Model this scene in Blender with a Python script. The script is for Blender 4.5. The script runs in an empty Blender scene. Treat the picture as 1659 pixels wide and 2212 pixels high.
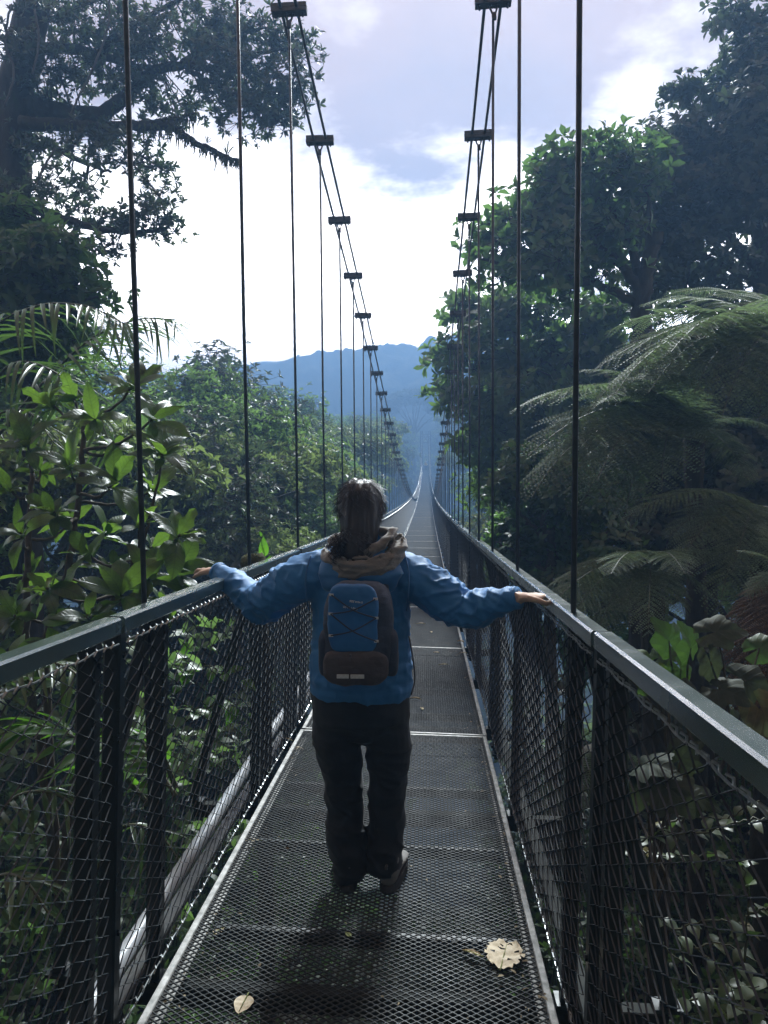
import bpy, math, random
import numpy as np
from mathutils import Vector, Matrix, noise

SC = bpy.context.scene
COL = SC.collection
PI = math.pi
rad = math.radians
random.seed(7)
RNG = np.random.default_rng(7)

# ------------------------------------------------------------------ camera
CAM = Vector((0.0, 0.0, 1.55))
CAM_R = (Matrix.Rotation(rad(3.22), 3, 'Z') @ Matrix.Rotation(PI / 2 - rad(4.0), 3, 'X')
         @ Matrix.Rotation(rad(-0.5), 3, 'Z'))
cd = bpy.data.cameras.new('camera')
cd.sensor_fit = 'HORIZONTAL'
cd.sensor_width = 36.0
cd.lens = 36.0 * 1660 / 1659
cd.clip_start = 0.05
cd.clip_end = 6000
cam = bpy.data.objects.new('camera', cd)
COL.objects.link(cam)
cam.matrix_world = Matrix.Translation(CAM) @ CAM_R.to_4x4()
SC.camera = cam

# ------------------------------------------------------------------ light
SUN_EL, SUN_AZ = rad(42), rad(6)          # sun in front of the camera, a little right of the bridge
SKY_Z, SKY_K = 0.34, 1.35
GAP0, GAP1 = 0.9, 150.0
CLOUD_L, CLOUD_C = 1.6, (1.58, 0.82, 0.34)
world = bpy.data.worlds.new("World")
SC.world = world
world.use_nodes = True
wn = world.node_tree
for n in list(wn.nodes):
    wn.nodes.remove(n)


def W(t, **kw):
    n = wn.nodes.new(t)
    for k, v in kw.items():
        setattr(n, k, v)
    return n


def wl(a, b):
    wn.links.new(a, b)


def wmath(op, a, b=None, c=None, clamp=False):
    n = W('ShaderNodeMath', operation=op, use_clamp=clamp)
    for i, v in enumerate((a, b, c)):
        if v is None:
            continue
        if isinstance(v, (int, float)):
            n.inputs[i].default_value = v
        else:
            wl(v, n.inputs[i])
    return n.outputs[0]


w_out = W('ShaderNodeOutputWorld')
w_bg = W('ShaderNodeBackground')
w_bg.inputs['Strength'].default_value = 0.12
wl(w_bg.outputs[0], w_out.inputs['Surface'])
w_sky = W('ShaderNodeTexSky', sky_type='NISHITA', sun_disc=False)
w_sky.sun_elevation = SUN_EL
w_sky.sun_rotation = SUN_AZ
w_sky.air_density = 1.0
w_sky.dust_density = 2.0
w_tc = W('ShaderNodeTexCoord')
w_sep = W('ShaderNodeSeparateXYZ')
wl(w_tc.outputs['Generated'], w_sep.inputs[0])
zc = wmath('MAXIMUM', w_sep.outputs['Z'], 0.0)
den = wmath('ADD', zc, 0.16)
w_cx = wmath('DIVIDE', w_sep.outputs['X'], den)
w_cy = wmath('DIVIDE', w_sep.outputs['Y'], den)
w_cmb = W('ShaderNodeCombineXYZ')
wl(w_cx, w_cmb.inputs[0])
wl(w_cy, w_cmb.inputs[1])
w_cmb.inputs[2].default_value = 8.4
w_n1 = W('ShaderNodeTexNoise')
w_n1.inputs['Scale'].default_value = 1.15
w_n1.inputs['Detail'].default_value = 7
w_n1.inputs['Roughness'].default_value = 0.52
w_n1.inputs['Distortion'].default_value = 0.35
wl(w_cmb.outputs[0], w_n1.inputs['Vector'])
w_n2 = W('ShaderNodeTexNoise')
w_n2.inputs['Scale'].default_value = 2.2
w_n2.inputs['Detail'].default_value = 6
w_n2.inputs['Roughness'].default_value = 0.55
w_off = W('ShaderNodeVectorMath', operation='ADD')
w_off.inputs[1].default_value = (1.1, 7.7, 2.0)
wl(w_cmb.outputs[0], w_off.inputs[0])
wl(w_off.outputs[0], w_n2.inputs['Vector'])
# thin bright veil of cloud, brighter low down where one looks through more of it towards the sun's side
lowz = wmath('POWER', wmath('SUBTRACT', 1.0, wmath('MINIMUM', zc, 1.0)), 5.0)
fwd = wmath('MULTIPLY_ADD', w_sep.outputs['Y'], 0.40, 0.60)
glow = wmath('MULTIPLY', lowz, fwd)
# a lavender-grey cloud deck overhead that thins out low in front, where the bright veil shows between cloud banks
def wrange(v, lo, hi, smooth=True):
    r = W('ShaderNodeMapRange', interpolation_type='SMOOTHSTEP' if smooth else 'LINEAR')
    wl(v, r.inputs['Value'])
    r.inputs['From Min'].default_value = lo
    r.inputs['From Max'].default_value = hi
    return r.outputs[0]


bank = wmath('ADD', w_n1.outputs['Fac'], wmath('MULTIPLY', wmath('SUBTRACT', zc, SKY_Z), SKY_K))
bank = wmath('ADD', bank, wmath('MULTIPLY', wmath('SUBTRACT', w_n2.outputs['Fac'], 0.5), 1.5))
mask = wrange(bank, 0.33, 0.72)
gapl = wmath('ADD', GAP0, wmath('MULTIPLY', glow, GAP1))
cl_l = wmath('MULTIPLY', CLOUD_L, wmath('MULTIPLY_ADD', w_n2.outputs['Fac'], -1.1, 1.55))
w_ga = W('ShaderNodeVectorMath', operation='SCALE')
w_ga.inputs[0].default_value = (1.10, 1.02, 0.96)
wl(gapl, w_ga.inputs['Scale'])
w_cb = W('ShaderNodeVectorMath', operation='SCALE')
w_cb.inputs[0].default_value = CLOUD_C
wl(cl_l, w_cb.inputs['Scale'])
w_cl = W('ShaderNodeMix', data_type='RGBA')
wl(mask, w_cl.inputs['Factor'])
wl(w_ga.outputs[0], w_cl.inputs['A'])
wl(w_cb.outputs[0], w_cl.inputs['B'])
w_mix = W('ShaderNodeMix', data_type='RGBA')
w_mix.inputs['Factor'].default_value = 0.95
wl(w_sky.outputs[0], w_mix.inputs['A'])
wl(w_cl.outputs['Result'], w_mix.inputs['B'])
wl(w_mix.outputs['Result'], w_bg.inputs['Color'])

sd = bpy.data.lights.new('sun', 'SUN')
sd.energy = 4.5
sd.angle = rad(9)
sd.color = (0.90, 0.97, 1.0)
sun = bpy.data.objects.new('sun', sd)
COL.objects.link(sun)
SUN_DIR = Vector((math.sin(SUN_AZ) * math.cos(SUN_EL), math.cos(SUN_AZ) * math.cos(SUN_EL), math.sin(SUN_EL)))
sun.rotation_euler = SUN_DIR.to_track_quat('Z', 'Y').to_euler()
sun.location = SUN_DIR * 60

vs = SC.view_settings
vs.view_transform = 'Standard'
try:
    vs.look = 'None'
except Exception:
    pass
vs.gamma = 1.0
vs.use_curve_mapping = False
vs.exposure = 1.62
cy = SC.cycles
cy.max_bounces = 7
cy.diffuse_bounces = 3
cy.glossy_bounces = 3
cy.transmission_bounces = 4
cy.transparent_max_bounces = 8
cy.volume_bounces = 1
cy.use_denoising = True
cy.sample_clamp_indirect = 6.0

# ------------------------------------------------------------------ helpers


def at(x, y, Y):
    """point of the place seen at photo coordinate x, y (1659 wide) at a distance Y along the bridge"""
    d = CAM_R @ Vector(((x - 829.5) / 1660.0, -(y - 1106.0) / 1660.0, -1.0))
    return CAM + d * (Y / d.y)


def tag(o, label=None, cat=None, group=None, kind=None):
    if label:
        o['label'] = label
    if cat:
        o['category'] = cat
    if group:
        o['group'] = group
    if kind:
        o['kind'] = kind
    return o


def empty(name, loc=(0, 0, 0)):
    o = bpy.data.objects.new(name, None)
    COL.objects.link(o)
    o.location = loc
    o.empty_display_size = 0.2
    return o


def mesh_np(name, V, F, mats=None, smooth=False, fm=None):
    V = np.asarray(V, dtype=np.float32).reshape(-1, 3)
    me = bpy.data.meshes.new(name)
    if isinstance(F, np.ndarray):
        k = F.shape[1]
        nf = F.shape[0]
        me.vertices.add(len(V))
        me.vertices.foreach_set('co', V.ravel())
        me.loops.add(nf * k)
        me.loops.foreach_set('vertex_index', F.astype(np.int32).ravel())
        me.polygons.add(nf)
        me.polygons.foreach_set('loop_start', np.arange(0, nf * k, k, dtype=np.int32))
        me.update(calc_edges=True)
    else:
        me.from_pydata(V.tolist(), [], F)
    for m in (mats or []):
        me.materials.append(m)
    if fm is not None:
        me.polygons.foreach_set('material_index', np.asarray(fm, dtype=np.int32))
    if smooth:
        me.polygons.foreach_set('use_smooth', np.ones(len(me.polygons), dtype=bool))
    me.update()
    return me


def link(name, me, parent=None, mat=None, M=None):
    o = bpy.data.objects.new(name, me)
    COL.objects.link(o)
    if mat is not None and len(me.materials) == 0:
        me.materials.append(mat)
    if parent is not None:
        o.parent = parent
    if M is not None:
        o.matrix_basis = M
    return o


class MB:
    """collects polygons of one mesh"""

    def __init__(s):
        s.v, s.f, s.m = [], [], []
        s.cur = 0

    def add(s, V, F):
        b = len(s.v)
        s.v.extend([tuple(p) for p in V])
        s.f.extend([tuple(b + i for i in f) for f in F])
        s.m.extend([s.cur] * len(F))

    def box(s, c, size, R=None):
        hx, hy, hz = size[0] / 2, size[1] / 2, size[2] / 2
        P = [Vector((x * hx, y * hy, z * hz)) for x in (-1, 1) for y in (-1, 1) for z in (-1, 1)]
        if R is not None:
            P = [R @ p for p in P]
        c = Vector(c)
        s.add([p + c for p in P], [(0, 1, 3, 2), (4, 6, 7, 5), (0, 4, 5, 1), (2, 3, 7, 6), (0, 2, 6, 4), (1, 5, 7, 3)])

    def bevbox(s, c, size, b=0.004, R=None):
        """a box whose four long (y) edges are rounded by a chamfer"""
        hx, hy, hz = size[0] / 2, size[1] / 2, size[2] / 2
        prof = [(-hx + b, -hz), (hx - b, -hz), (hx, -hz + b), (hx, hz - b), (hx - b, hz), (-hx + b, hz), (-hx, hz - b), (-hx, -hz + b)]
        P = [Vector((x, y, z)) for y in (-hy, hy) for x, z in prof]
        if R is not None:
            P = [R @ p for p in P]
        c = Vector(c)
        F = [(i, (i + 1) % 8, 8 + (i + 1) % 8, 8 + i) for i in range(8)]
        F += [tuple(range(7, -1, -1)), tuple(range(8, 16))]
        s.add([p + c for p in P], F)

    def bar(s, a, b, w, h, up=Vector((0, 0, 1))):
        a, b = Vector(a), Vector(b)
        d = (b - a)
        L = d.length
        y = d.normalized()
        x = y.cross(up)
        if x.length < 1e-5:
            x = y.cross(Vector((1, 0, 0)))
        x.normalize()
        z = x.cross(y)
        R = Matrix((x, y, z)).transposed()
        s.bevbox((a + b) / 2, (w, L, h), min(w, h) * 0.12, R)

    def tube(s, path, r, n=6, cap=True):
        path = [Vector(p) for p in path]
        k = len(path)
        rr = r if isinstance(r, (list, tuple)) else [r] * k
        t0 = (path[1] - path[0]).normalized()
        u = t0.orthogonal().normalized()
        V, F = [], []
        for i, p in enumerate(path):
            t = (path[min(i + 1, k - 1)] - path[max(i - 1, 0)])
            if t.length < 1e-9:
                t = t0
            t = t.normalized()
            u = (u - t * u.dot(t))
            if u.length < 1e-6:
                u = t.orthogonal()
            u.normalize()
            w = t.cross(u)
            for j in range(n):
                a = 2 * PI * j / n
                V.append(p + (u * math.cos(a) + w * math.sin(a)) * rr[i])
        for i in range(k - 1):
            for j in range(n):
                F.append((i * n + j, i * n + (j + 1) % n, (i + 1) * n + (j + 1) % n, (i + 1) * n + j))
        if cap:
            F.append(tuple(range(n - 1, -1, -1)))
            F.append(tuple((k - 1) * n + j for j in range(n)))
        s.add(V, F)

    def loft(s, rings, n=20, cap=True):
        """rings: (centre, u vector, w vector) closed ellipse sections"""
        V, F = [], []
        for c, u, w in rings:
            c, u, w = Vector(c), Vector(u), Vector(w)
            for j in range(n):
                a = 2 * PI * j / n
                V.append(c + u * math.cos(a) + w * math.sin(a))
        k = len(rings)
        for i in range(k - 1):
            for j in range(n):
                F.append((i * n + j, i * n + (j + 1) % n, (i + 1) * n + (j + 1) % n, (i + 1) * n + j))
        if cap:
            F.append(tuple(range(n - 1, -1, -1)))
            F.append(tuple((k - 1) * n + j for j in range(n)))
        s.add(V, F)

    def mesh(s, name, mats=None, smooth=False):
        me = bpy.data.meshes.new(name)
        me.from_pydata([tuple(p) for p in s.v], [], s.f)
        for m in (mats or []):
            me.materials.append(m)
        if any(s.m):
            me.polygons.foreach_set('material_index', np.asarray(s.m, dtype=np.int32))
        if smooth:
            me.polygons.foreach_set('use_smooth', np.ones(len(me.polygons), dtype=bool))
        me.update()
        return me

    def build(s, name, mat, parent=None, smooth=False, M=None):
        return link(name, s.mesh(name, [mat] if not isinstance(mat, list) else mat, smooth), parent, None, M)


# ------------------------------------------------------------------ materials
class NT:
    def __init__(s, name):
        s.m = bpy.data.materials.new(name)
        s.m.use_nodes = True
        s.t = s.m.node_tree
        s.p = s.t.nodes['Principled BSDF']
        s.out = s.t.nodes['Material Output']

    def n(s, typ, **kw):
        nd = s.t.nodes.new(typ)
        for k, v in kw.items():
            setattr(nd, k, v)
        return nd

    def l(s, a, b):
        s.t.links.new(a, b)

    def set(s, **kw):
        for k, v in kw.items():
            s.p.inputs[k.replace('_', ' ')].default_value = v

    def noise(s, scale, detail=4, rough=0.55, vec=None, coord='Object', stretch=None):
        nz = s.n('ShaderNodeTexNoise')
        nz.inputs['Scale'].default_value = scale
        nz.inputs['Detail'].default_value = detail
        nz.inputs['Roughness'].default_value = rough
        if vec is None:
            vec = s.n('ShaderNodeTexCoord').outputs[coord]
        if stretch:
            mp = s.n('ShaderNodeMapping')
            mp.inputs['Scale'].default_value = stretch
            s.l(vec, mp.inputs['Vector'])
            vec = mp.outputs[0]
        s.l(vec, nz.inputs['Vector'])
        return nz.outputs['Fac']

    def ramp(s, fac, stops):
        r = s.n('ShaderNodeValToRGB')
        el = r.color_ramp.elements
        while len(el) > 1:
            el.remove(el[-1])
        el[0].position, el[0].color = stops[0][0], (*stops[0][1], 1)
        for p, c in stops[1:]:
            e = el.new(p)
            e.color = (*c, 1)
        s.l(fac, r.inputs[0])
        return r.outputs[0]

    def rng(s, fac, a, b, c, d):
        r = s.n('ShaderNodeMapRange')
        s.l(fac, r.inputs['Value'])
        for k, v in zip(('From Min', 'From Max', 'To Min', 'To Max'), (a, b, c, d)):
            r.inputs[k].default_value = v
        return r.outputs[0]

    def bump(s, h, strength, dist=0.01):
        b = s.n('ShaderNodeBump')
        b.inputs['Strength'].default_value = strength
        b.inputs['Distance'].default_value = dist
        s.l(h, b.inputs['Height'])
        s.l(b.outputs[0], s.p.inputs['Normal'])
        return b

    def color(s, c):
        s.l(c, s.p.inputs['Base Color'])


def simple(name, stops, scale=8, rough=0.5, metal=0.0, bump=0.0, bdist=0.01, rr=None, stretch=None, spec=None, detail=5):
    t = NT(name)
    f = t.noise(scale, detail, 0.6, stretch=stretch)
    t.color(t.ramp(f, stops))
    t.set(Roughness=rough, Metallic=metal)
    if spec is not None:
        t.p.inputs['Specular IOR Level'].default_value = spec
    if rr:
        t.l(t.rng(t.noise(scale * 1.7, 4), 0.3, 0.7, rr[0], rr[1]), t.p.inputs['Roughness'])
    if bump:
        t.bump(t.noise(scale * 3, 6, 0.65, stretch=stretch), bump, bdist)
    return t.m


def leaf_mat(name, dark, light, trans, tfac=0.4, rough=0.4, island=True, vein=None, spec=0.5):
    """a leaf: glossy skin, and light that comes through from behind"""
    t = NT(name)
    if island:
        rv = t.n('ShaderNodeNewGeometry').outputs['Random Per Island']
    else:
        rv = t.n('ShaderNodeObjectInfo').outputs['Random']
    stops = [(0.0, dark), (0.75, light), (0.93, tuple(min(1, c * 1.35) for c in light))]
    if not island:
        stops += [(0.955, (light[0] * 2.2, light[1] * 1.5, light[2] * .9)), (0.985, (light[0] * 2.0, light[1] * 1.25, light[2] * .8))]
    col = t.ramp(rv, stops)
    tcol = t.ramp(rv, [(0.0, tuple(c * 0.65 for c in trans)), (1.0, trans)])
    if vein:
        tc = t.n('ShaderNodeTexCoord')
        sx = t.n('ShaderNodeSeparateXYZ')
        t.l(tc.outputs['Object'], sx.inputs[0])
        ab = t.n('ShaderNodeMath', operation='ABSOLUTE')
        t.l(sx.outputs['X'], ab.inputs[0])
        cmb = t.n('ShaderNodeMath', operation='MULTIPLY_ADD')
        t.l(ab.outputs[0], cmb.inputs[0])
        cmb.inputs[1].default_value = -0.75
        t.l(sx.outputs['Y'], cmb.inputs[2])
        sn = t.n('ShaderNodeMath', operation='MULTIPLY')
        t.l(cmb.outputs[0], sn.inputs[0])
        sn.inputs[1].default_value = vein
        s2 = t.n('ShaderNodeMath', operation='SINE')
        t.l(sn.outputs[0], s2.inputs[0])
        vm = t.rng(s2.outputs[0], 0.75, 1.0, 0.0, 1.0)
        mid = t.rng(ab.outputs[0], 0.0015, 0.004, 1.0, 0.0)
        mx = t.n('ShaderNodeMath', operation='MAXIMUM')
        t.l(vm, mx.inputs[0])
        t.l(mid, mx.inputs[1])
        nz = t.noise(24, 6, .7)
        for src, which in ((col, 0), (tcol, 1)):
            m1 = t.n('ShaderNodeMix', data_type='RGBA')
            m1.blend_type = 'MULTIPLY'
            m1.inputs['Factor'].default_value = 1.0
            t.l(src, m1.inputs['A'])
            t.l(t.ramp(nz, [(0.27, (1.1, .55, .4)), (0.33, (0.72, 0.74, 0.7)), (0.7, (1.1, 1.08, 1.1))]), m1.inputs['B'])
            m2 = t.n('ShaderNodeMix', data_type='RGBA')
            t.l(mx.outputs[0], m2.inputs['Factor'])
            t.l(m1.outputs['Result'], m2.inputs['A'])
            sc = t.n('ShaderNodeVectorMath', operation='SCALE')
            t.l(m1.outputs['Result'], sc.inputs[0])
            sc.inputs['Scale'].default_value = 0.62 if which else 1.35
            t.l(sc.outputs[0], m2.inputs['B'])
            if which:
                tcol = m2.outputs['Result']
            else:
                col = m2.outputs['Result']
        t.bump(mx.outputs[0], 0.25, 0.004)
    t.color(col)
    t.set(Roughness=rough)
    t.p.inputs['Specular IOR Level'].default_value = spec
    tr = t.n('ShaderNodeBsdfTranslucent')
    t.l(tcol, tr.inputs['Color'])
    mx = t.n('ShaderNodeMixShader')
    mx.inputs[0].default_value = tfac
    t.l(t.p.outputs[0], mx.inputs[1])
    t.l(tr.outputs[0], mx.inputs[2])
    t.l(mx.outputs[0], t.out.inputs['Surface'])
    return t.m


M = {}
M['paint'] = simple('dark_green_paint', [(0.3, (0.003, 0.009, 0.012)), (0.7, (0.006, 0.015, 0.018))], 9, 0.3, 0.0, 0.03, 0.002, (0.25, 0.45), spec=.5)
M['paint'].node_tree.nodes['Principled BSDF'].inputs['Coat Weight'].default_value = 0.0
M['paint'].node_tree.nodes['Principled BSDF'].inputs['Coat Roughness'].default_value = 0.22
M['rail'] = simple('weathered_rail_paint', [(0.25, (0.020, 0.040, 0.042)), (0.5, (0.032, 0.054, 0.054)), (0.62, (0.042, 0.060, 0.057)), (0.8, (0.026, 0.040, 0.036))], 5, 0.3, 0.0, 0.0, 0.002, (0.18, 0.30), spec=1.0, stretch=(3, .6, 3))
M['rail'].node_tree.nodes['Principled BSDF'].inputs['Coat Weight'].default_value = 1.0
M['rail'].node_tree.nodes['Principled BSDF'].inputs['Coat IOR'].default_value = 1.7
M['rail'].node_tree.nodes['Principled BSDF'].inputs['Coat Roughness'].default_value = 0.2
M['wire'] = simple('dark_wire', [(0.3, (0.006, 0.012, 0.016)), (0.7, (0.012, 0.020, 0.024))], 30, 0.4, 0.0, 0, rr=(0.35, 0.55), spec=.35)
M['selvage'] = simple('glint_toned_wire', [(0.3, (0.22, 0.25, 0.26)), (0.7, (0.42, 0.45, 0.45))], 40, 0.3, 0.7, 0)  # glints on selvage and knuckles put into a whiter wire colour
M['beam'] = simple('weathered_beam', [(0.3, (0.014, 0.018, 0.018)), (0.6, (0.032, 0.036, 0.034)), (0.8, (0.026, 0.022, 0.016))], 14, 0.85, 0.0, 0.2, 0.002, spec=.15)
M['galv'] = simple('galvanised_steel', [(0.3, (0.30, 0.32, 0.33)), (0.55, (0.42, 0.43, 0.43)), (0.75, (0.24, 0.23, 0.21))], 14, 0.5, 0.35, 0.2, 0.002, (0.35, 0.6))
M['grate'] = simple('walkway_grating_steel', [(0.3, (0.010, 0.017, 0.019)), (0.55, (0.024, 0.032, 0.034)), (0.72, (0.026, 0.023, 0.017))], 5, 0.5, 0.12, 0, rr=(0.42, 0.6), spec=.4)
M['cable'] = simple('steel_cable', [(0.3, (0.035, 0.045, 0.055)), (0.7, (0.08, 0.09, 0.10))], 20, 0.4, 0.5, 0)
M['pipe'] = simple('pale_pipe', [(0.3, (0.42, 0.46, 0.5)), (0.7, (0.60, 0.63, 0.66))], 7, 0.38, 0.1, 0.1, 0.002)
M['bark'] = simple('mossy_bark', [(0.3, (0.022, 0.020, 0.014)), (0.55, (0.045, 0.040, 0.026)), (0.75, (0.040, 0.052, 0.018))], 7, 0.9, 0, 0.8, 0.03, stretch=(1, 1, 0.4))
M['paleb'] = simple('pale_bark', [(0.3, (0.07, 0.065, 0.055)), (0.7, (0.16, 0.15, 0.13))], 5, 0.85, 0, 0.5, 0.03, stretch=(1, 1, 0.3))
M['moss'] = simple('moss', [(0.3, (0.05, 0.055, 0.015)), (0.6, (0.10, 0.11, 0.03)), (0.8, (0.13, 0.09, 0.03))], 30, 0.95, 0, 1.0, 0.03)
M['soil'] = simple('leaf_litter_soil', [(0.3, (0.012, 0.014, 0.008)), (0.6, (0.030, 0.028, 0.016)), (0.8, (0.022, 0.034, 0.014))], 0.8, 0.95, 0, 0.8, 0.2, detail=10)
M['hill'] = simple('forested_hill', [(0.3, (0.020, 0.042, 0.022)), (0.5, (0.034, 0.060, 0.026)), (0.7, (0.060, 0.078, 0.034))], 0.09, 0.9, 0, 0.7, 3.0, detail=9)
# ------------------------------------------------------------------ large structure: terrain, hills, haze
CX = -0.235                  # centre line of the bridge
PL, P0 = 3.03, 2.02          # panel length, first joint in view


def dz(Y):
    return -0.06 * Y + 0.000395 * Y * Y


def zcable(Y):
    return 1.55 - 3.58 + 0.00137 * (Y - 76.0) ** 2 - float(np.interp(Y, [0, 5.5, 7, 8.5, 10, 11.5], [.17, .135, .12, .077, .042, 0]))


GY = [-60, -8, -3, 0, 3, 8, 15, 30, 60, 90, 125, 145, 156, 175, 260, 420, 3000]
GZ = [6, 0.6, -0.5, -2.0, -3.0, -4.6, -8, -17, -30, -31, -24, -10, -3.2, -1.5, -6, -30, -60]


def ground(X, Y):
    g = np.interp(Y, GY, GZ)
    w = np.interp(Y, [-20, 4, 40, 70, 110], [0.6, 1, 1, 0.6, 0.2])
    xr = np.maximum(0, np.asarray(X) - 2.0)
    xl = np.maximum(0, -2.4 - np.asarray(X))
    g = g + w * (np.minimum(xr * 0.55, 8.0 + xr * 0.05) + np.minimum(xl * 0.35, 6.0 + xl * 0.04))
    return g


def grid_sheet(name, xs, ys, zf, mat, smooth=True):
    X, Y = np.meshgrid(xs, ys)
    Z = zf(X, Y)
    V = np.stack([X, Y, Z], -1).reshape(-1, 3)
    nx, ny = len(xs), len(ys)
    i = np.arange(ny - 1)[:, None] * nx + np.arange(nx - 1)[None, :]
    F = np.stack([i, i + 1, i + 1 + nx, i + nx], -1).reshape(-1, 4)
    return link(name, mesh_np(name, V, F, [mat], smooth))


def lump(X, Y, s, seed=0.0):
    return np.array([noise.noise((x * s + seed, y * s - seed, seed)) for x, y in zip(X.ravel(), Y.ravel())]).reshape(X.shape)


def spread(a, b, n, p=2.0):
    t = np.linspace(-1, 1, n)
    return np.sign(t) * np.abs(t) ** p * (b - a) / 2 + (a + b) / 2


gx = np.unique(np.concatenate([spread(-1500, 1500, 61, 3.0), np.arange(-40, 41, 2.0)]))
gy = np.unique(np.concatenate([np.arange(-30, 60, 2.0), np.arange(60, 240, 6.0), np.linspace(-400, -30, 10), np.linspace(240, 2400, 25)]))
tag(grid_sheet('ground', gx, gy, lambda X, Y: ground(X, Y) + 0.35 * lump(X, Y, 0.3, 3.1), M['soil']), kind='structure')


def worley(X, Y, s, seed):
    """rounded bumps, like crowns seen from far away"""
    out = np.empty(X.size)
    for i, (x, y) in enumerate(zip(X.ravel(), Y.ravel())):
        d, _ = noise.voronoi((x / s + seed, y / s, seed))
        out[i] = max(0.0, 1.0 - d[0] * d[0] * 1.6)
    return out.reshape(X.shape)


def hill_z(X, Y):
    t = (Y - 172) / 73.0
    prof = np.clip(t, 0, 1) ** 0.85
    ridge = 35.2 + 1.5 * np.sin(X / 27.0 + 0.6) + 0.9 * np.sin(X / 11.0) - 6 * np.clip((-X - 33) / 18, 0, 1)
    back = np.clip((Y - 250) / 60.0, 0, 1)
    gul = 4 * np.sin(X / 17.0 + Y / 36.0) * prof * (1 - prof) * 2
    z = -20 + (ridge + 20) * prof - 30 * back + gul
    z += (0.35 + 0.65 * np.clip(t * 3, 0, 1)) * (2.3 * worley(X, Y, 4.6, 2.3) + 1.5 * worley(X, Y, 2.1, 7.7)
                                                  + 1.4 * lump(X, Y, 0.11, 5.2) + 0.5 * lump(X, Y, 1.2, 8.1))
    return z


tag(grid_sheet('mountain', np.arange(-140, 141, 1.1), np.concatenate([np.arange(172, 258, 1.1), np.arange(258, 330, 12.0)]),
               hill_z, M['hill'], False), kind='structure')


def far_hill_z(X, Y):
    t = np.clip((Y - 300) / 60.0, 0, 1)
    ridge = 38 + 6 * np.sin((X + 170) / 60.0) + 2 * np.sin(X / 16.0)
    return -30 + (ridge + 30) * t ** 0.8 - 30 * np.clip((Y - 360) / 60, 0, 1) + 2 * lump(X, Y, 0.08, 1.2) + 1 * lump(X, Y, 0.3, 4.2)


tag(grid_sheet('far_mountain', np.arange(-280, 281, 4.0), np.arange(300, 430, 5.0), far_hill_z, M['hill'], False), kind='structure')

# the moist air of the valley
HZ_B, HZ_T = -64.0, 49.0
hz = MB()
hz.box((0, 1000, HZ_B + (HZ_T - HZ_B) / 2), (3060, 2900, HZ_T - HZ_B))
hm = bpy.data.materials.new('haze')
hm.use_nodes = True
ht = hm.node_tree
for n in list(ht.nodes):
    ht.nodes.remove(n)
ho = ht.nodes.new('ShaderNodeOutputMaterial')
hv = ht.nodes.new('ShaderNodeVolumePrincipled')
hv.inputs['Color'].default_value = (0.115, 0.205, 0.345, 1)
hv.inputs['Density'].default_value = HAZE_D = 0.0095
hv.inputs['Anisotropy'].default_value = 0.4
ht.links.new(hv.outputs[0], ho.inputs['Volume'])
hazeo = hz.build('haze', hm)
tag(hazeo, kind='stuff')

# ------------------------------------------------------------------ the suspension bridge
BR = empty('suspension_bridge', (CX, 0, 0))
tag(BR, 'long narrow hanging footbridge with dark steel railings and chain-link sides crossing the valley', 'bridge')
NP0, NP1 = -2, 50            # panels
RX = 0.675


def panel_M(k, jit=True):
    y0, y1 = P0 + PL * k, P0 + PL * (k + 1)
    a = math.atan2(dz(y1) - dz(y0), PL)
    r = random.Random(k * 17 + 3)
    m = Matrix.Translation((r.uniform(-.004, .004), y0, dz(y0) + r.uniform(-.004, .004)))
    sway = rad(1.5) * max(0.0, 1 - max(0, k - 1) / 7.0)          # the near end hangs a little lower on the right
    m = m @ Matrix.Rotation(a + r.uniform(-.0015, .0015), 4, 'X') @ Matrix.Rotation(sway + r.uniform(-.004, .004), 4, 'Y')
    return m


# expanded-metal walkway: rows of strands zigzagging across the deck and touching at their knuckles
def grating(L, half, rp=0.013, lw=0.036, y0=0.03, y1=None):
    y1 = y1 or L - 0.03
    rows = int((y1 - y0) / rp)
    n = int(2 * half / (lw / 2))
    i = np.arange(n + 1)
    r = np.arange(rows)
    x = -half + i * (2 * half / n)
    sg = np.where((i[None, :] + r[:, None]) % 2 == 0, 1.0, -1.0)
    yc = y0 + (r[:, None] + 0.5) * rp + sg * rp * 0.46
    zz = sg * 0.0012 + RNG.normal(0, 0.0003, sg.shape)
    XX = np.broadcast_to(x, yc.shape)
    prof = [(-0.0024, -0.0048), (-0.0014, 0.0), (0.0018, -0.0004)]
    V = np.stack([np.stack([XX, yc + py, zz + pz], -1) for py, pz in prof], 2)   # rows, n+1, 3, 3
    idx = (np.arange(rows)[:, None] * (n + 1) + np.arange(n)[None, :]) * 3
    F = []
    for s in (0, 1):
        F.append(np.stack([idx + s, idx + 3 + s, idx + 4 + s, idx + 1 + s], -1).reshape(-1, 4))
    return V.reshape(-1, 3), np.concatenate(F)


gv, gf = grating(PL, 0.598, y1=PL - 0.42)
gv2, gf2 = grating(PL, 0.598, y0=PL - 0.44, y1=PL - 0.03)
gv2[:, 2] += 0.004
grate_me = mesh_np('walkway_grating', np.concatenate([gv, gv2]), np.concatenate([gf, gf2 + len(gv)]), [M['grate']])
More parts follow.
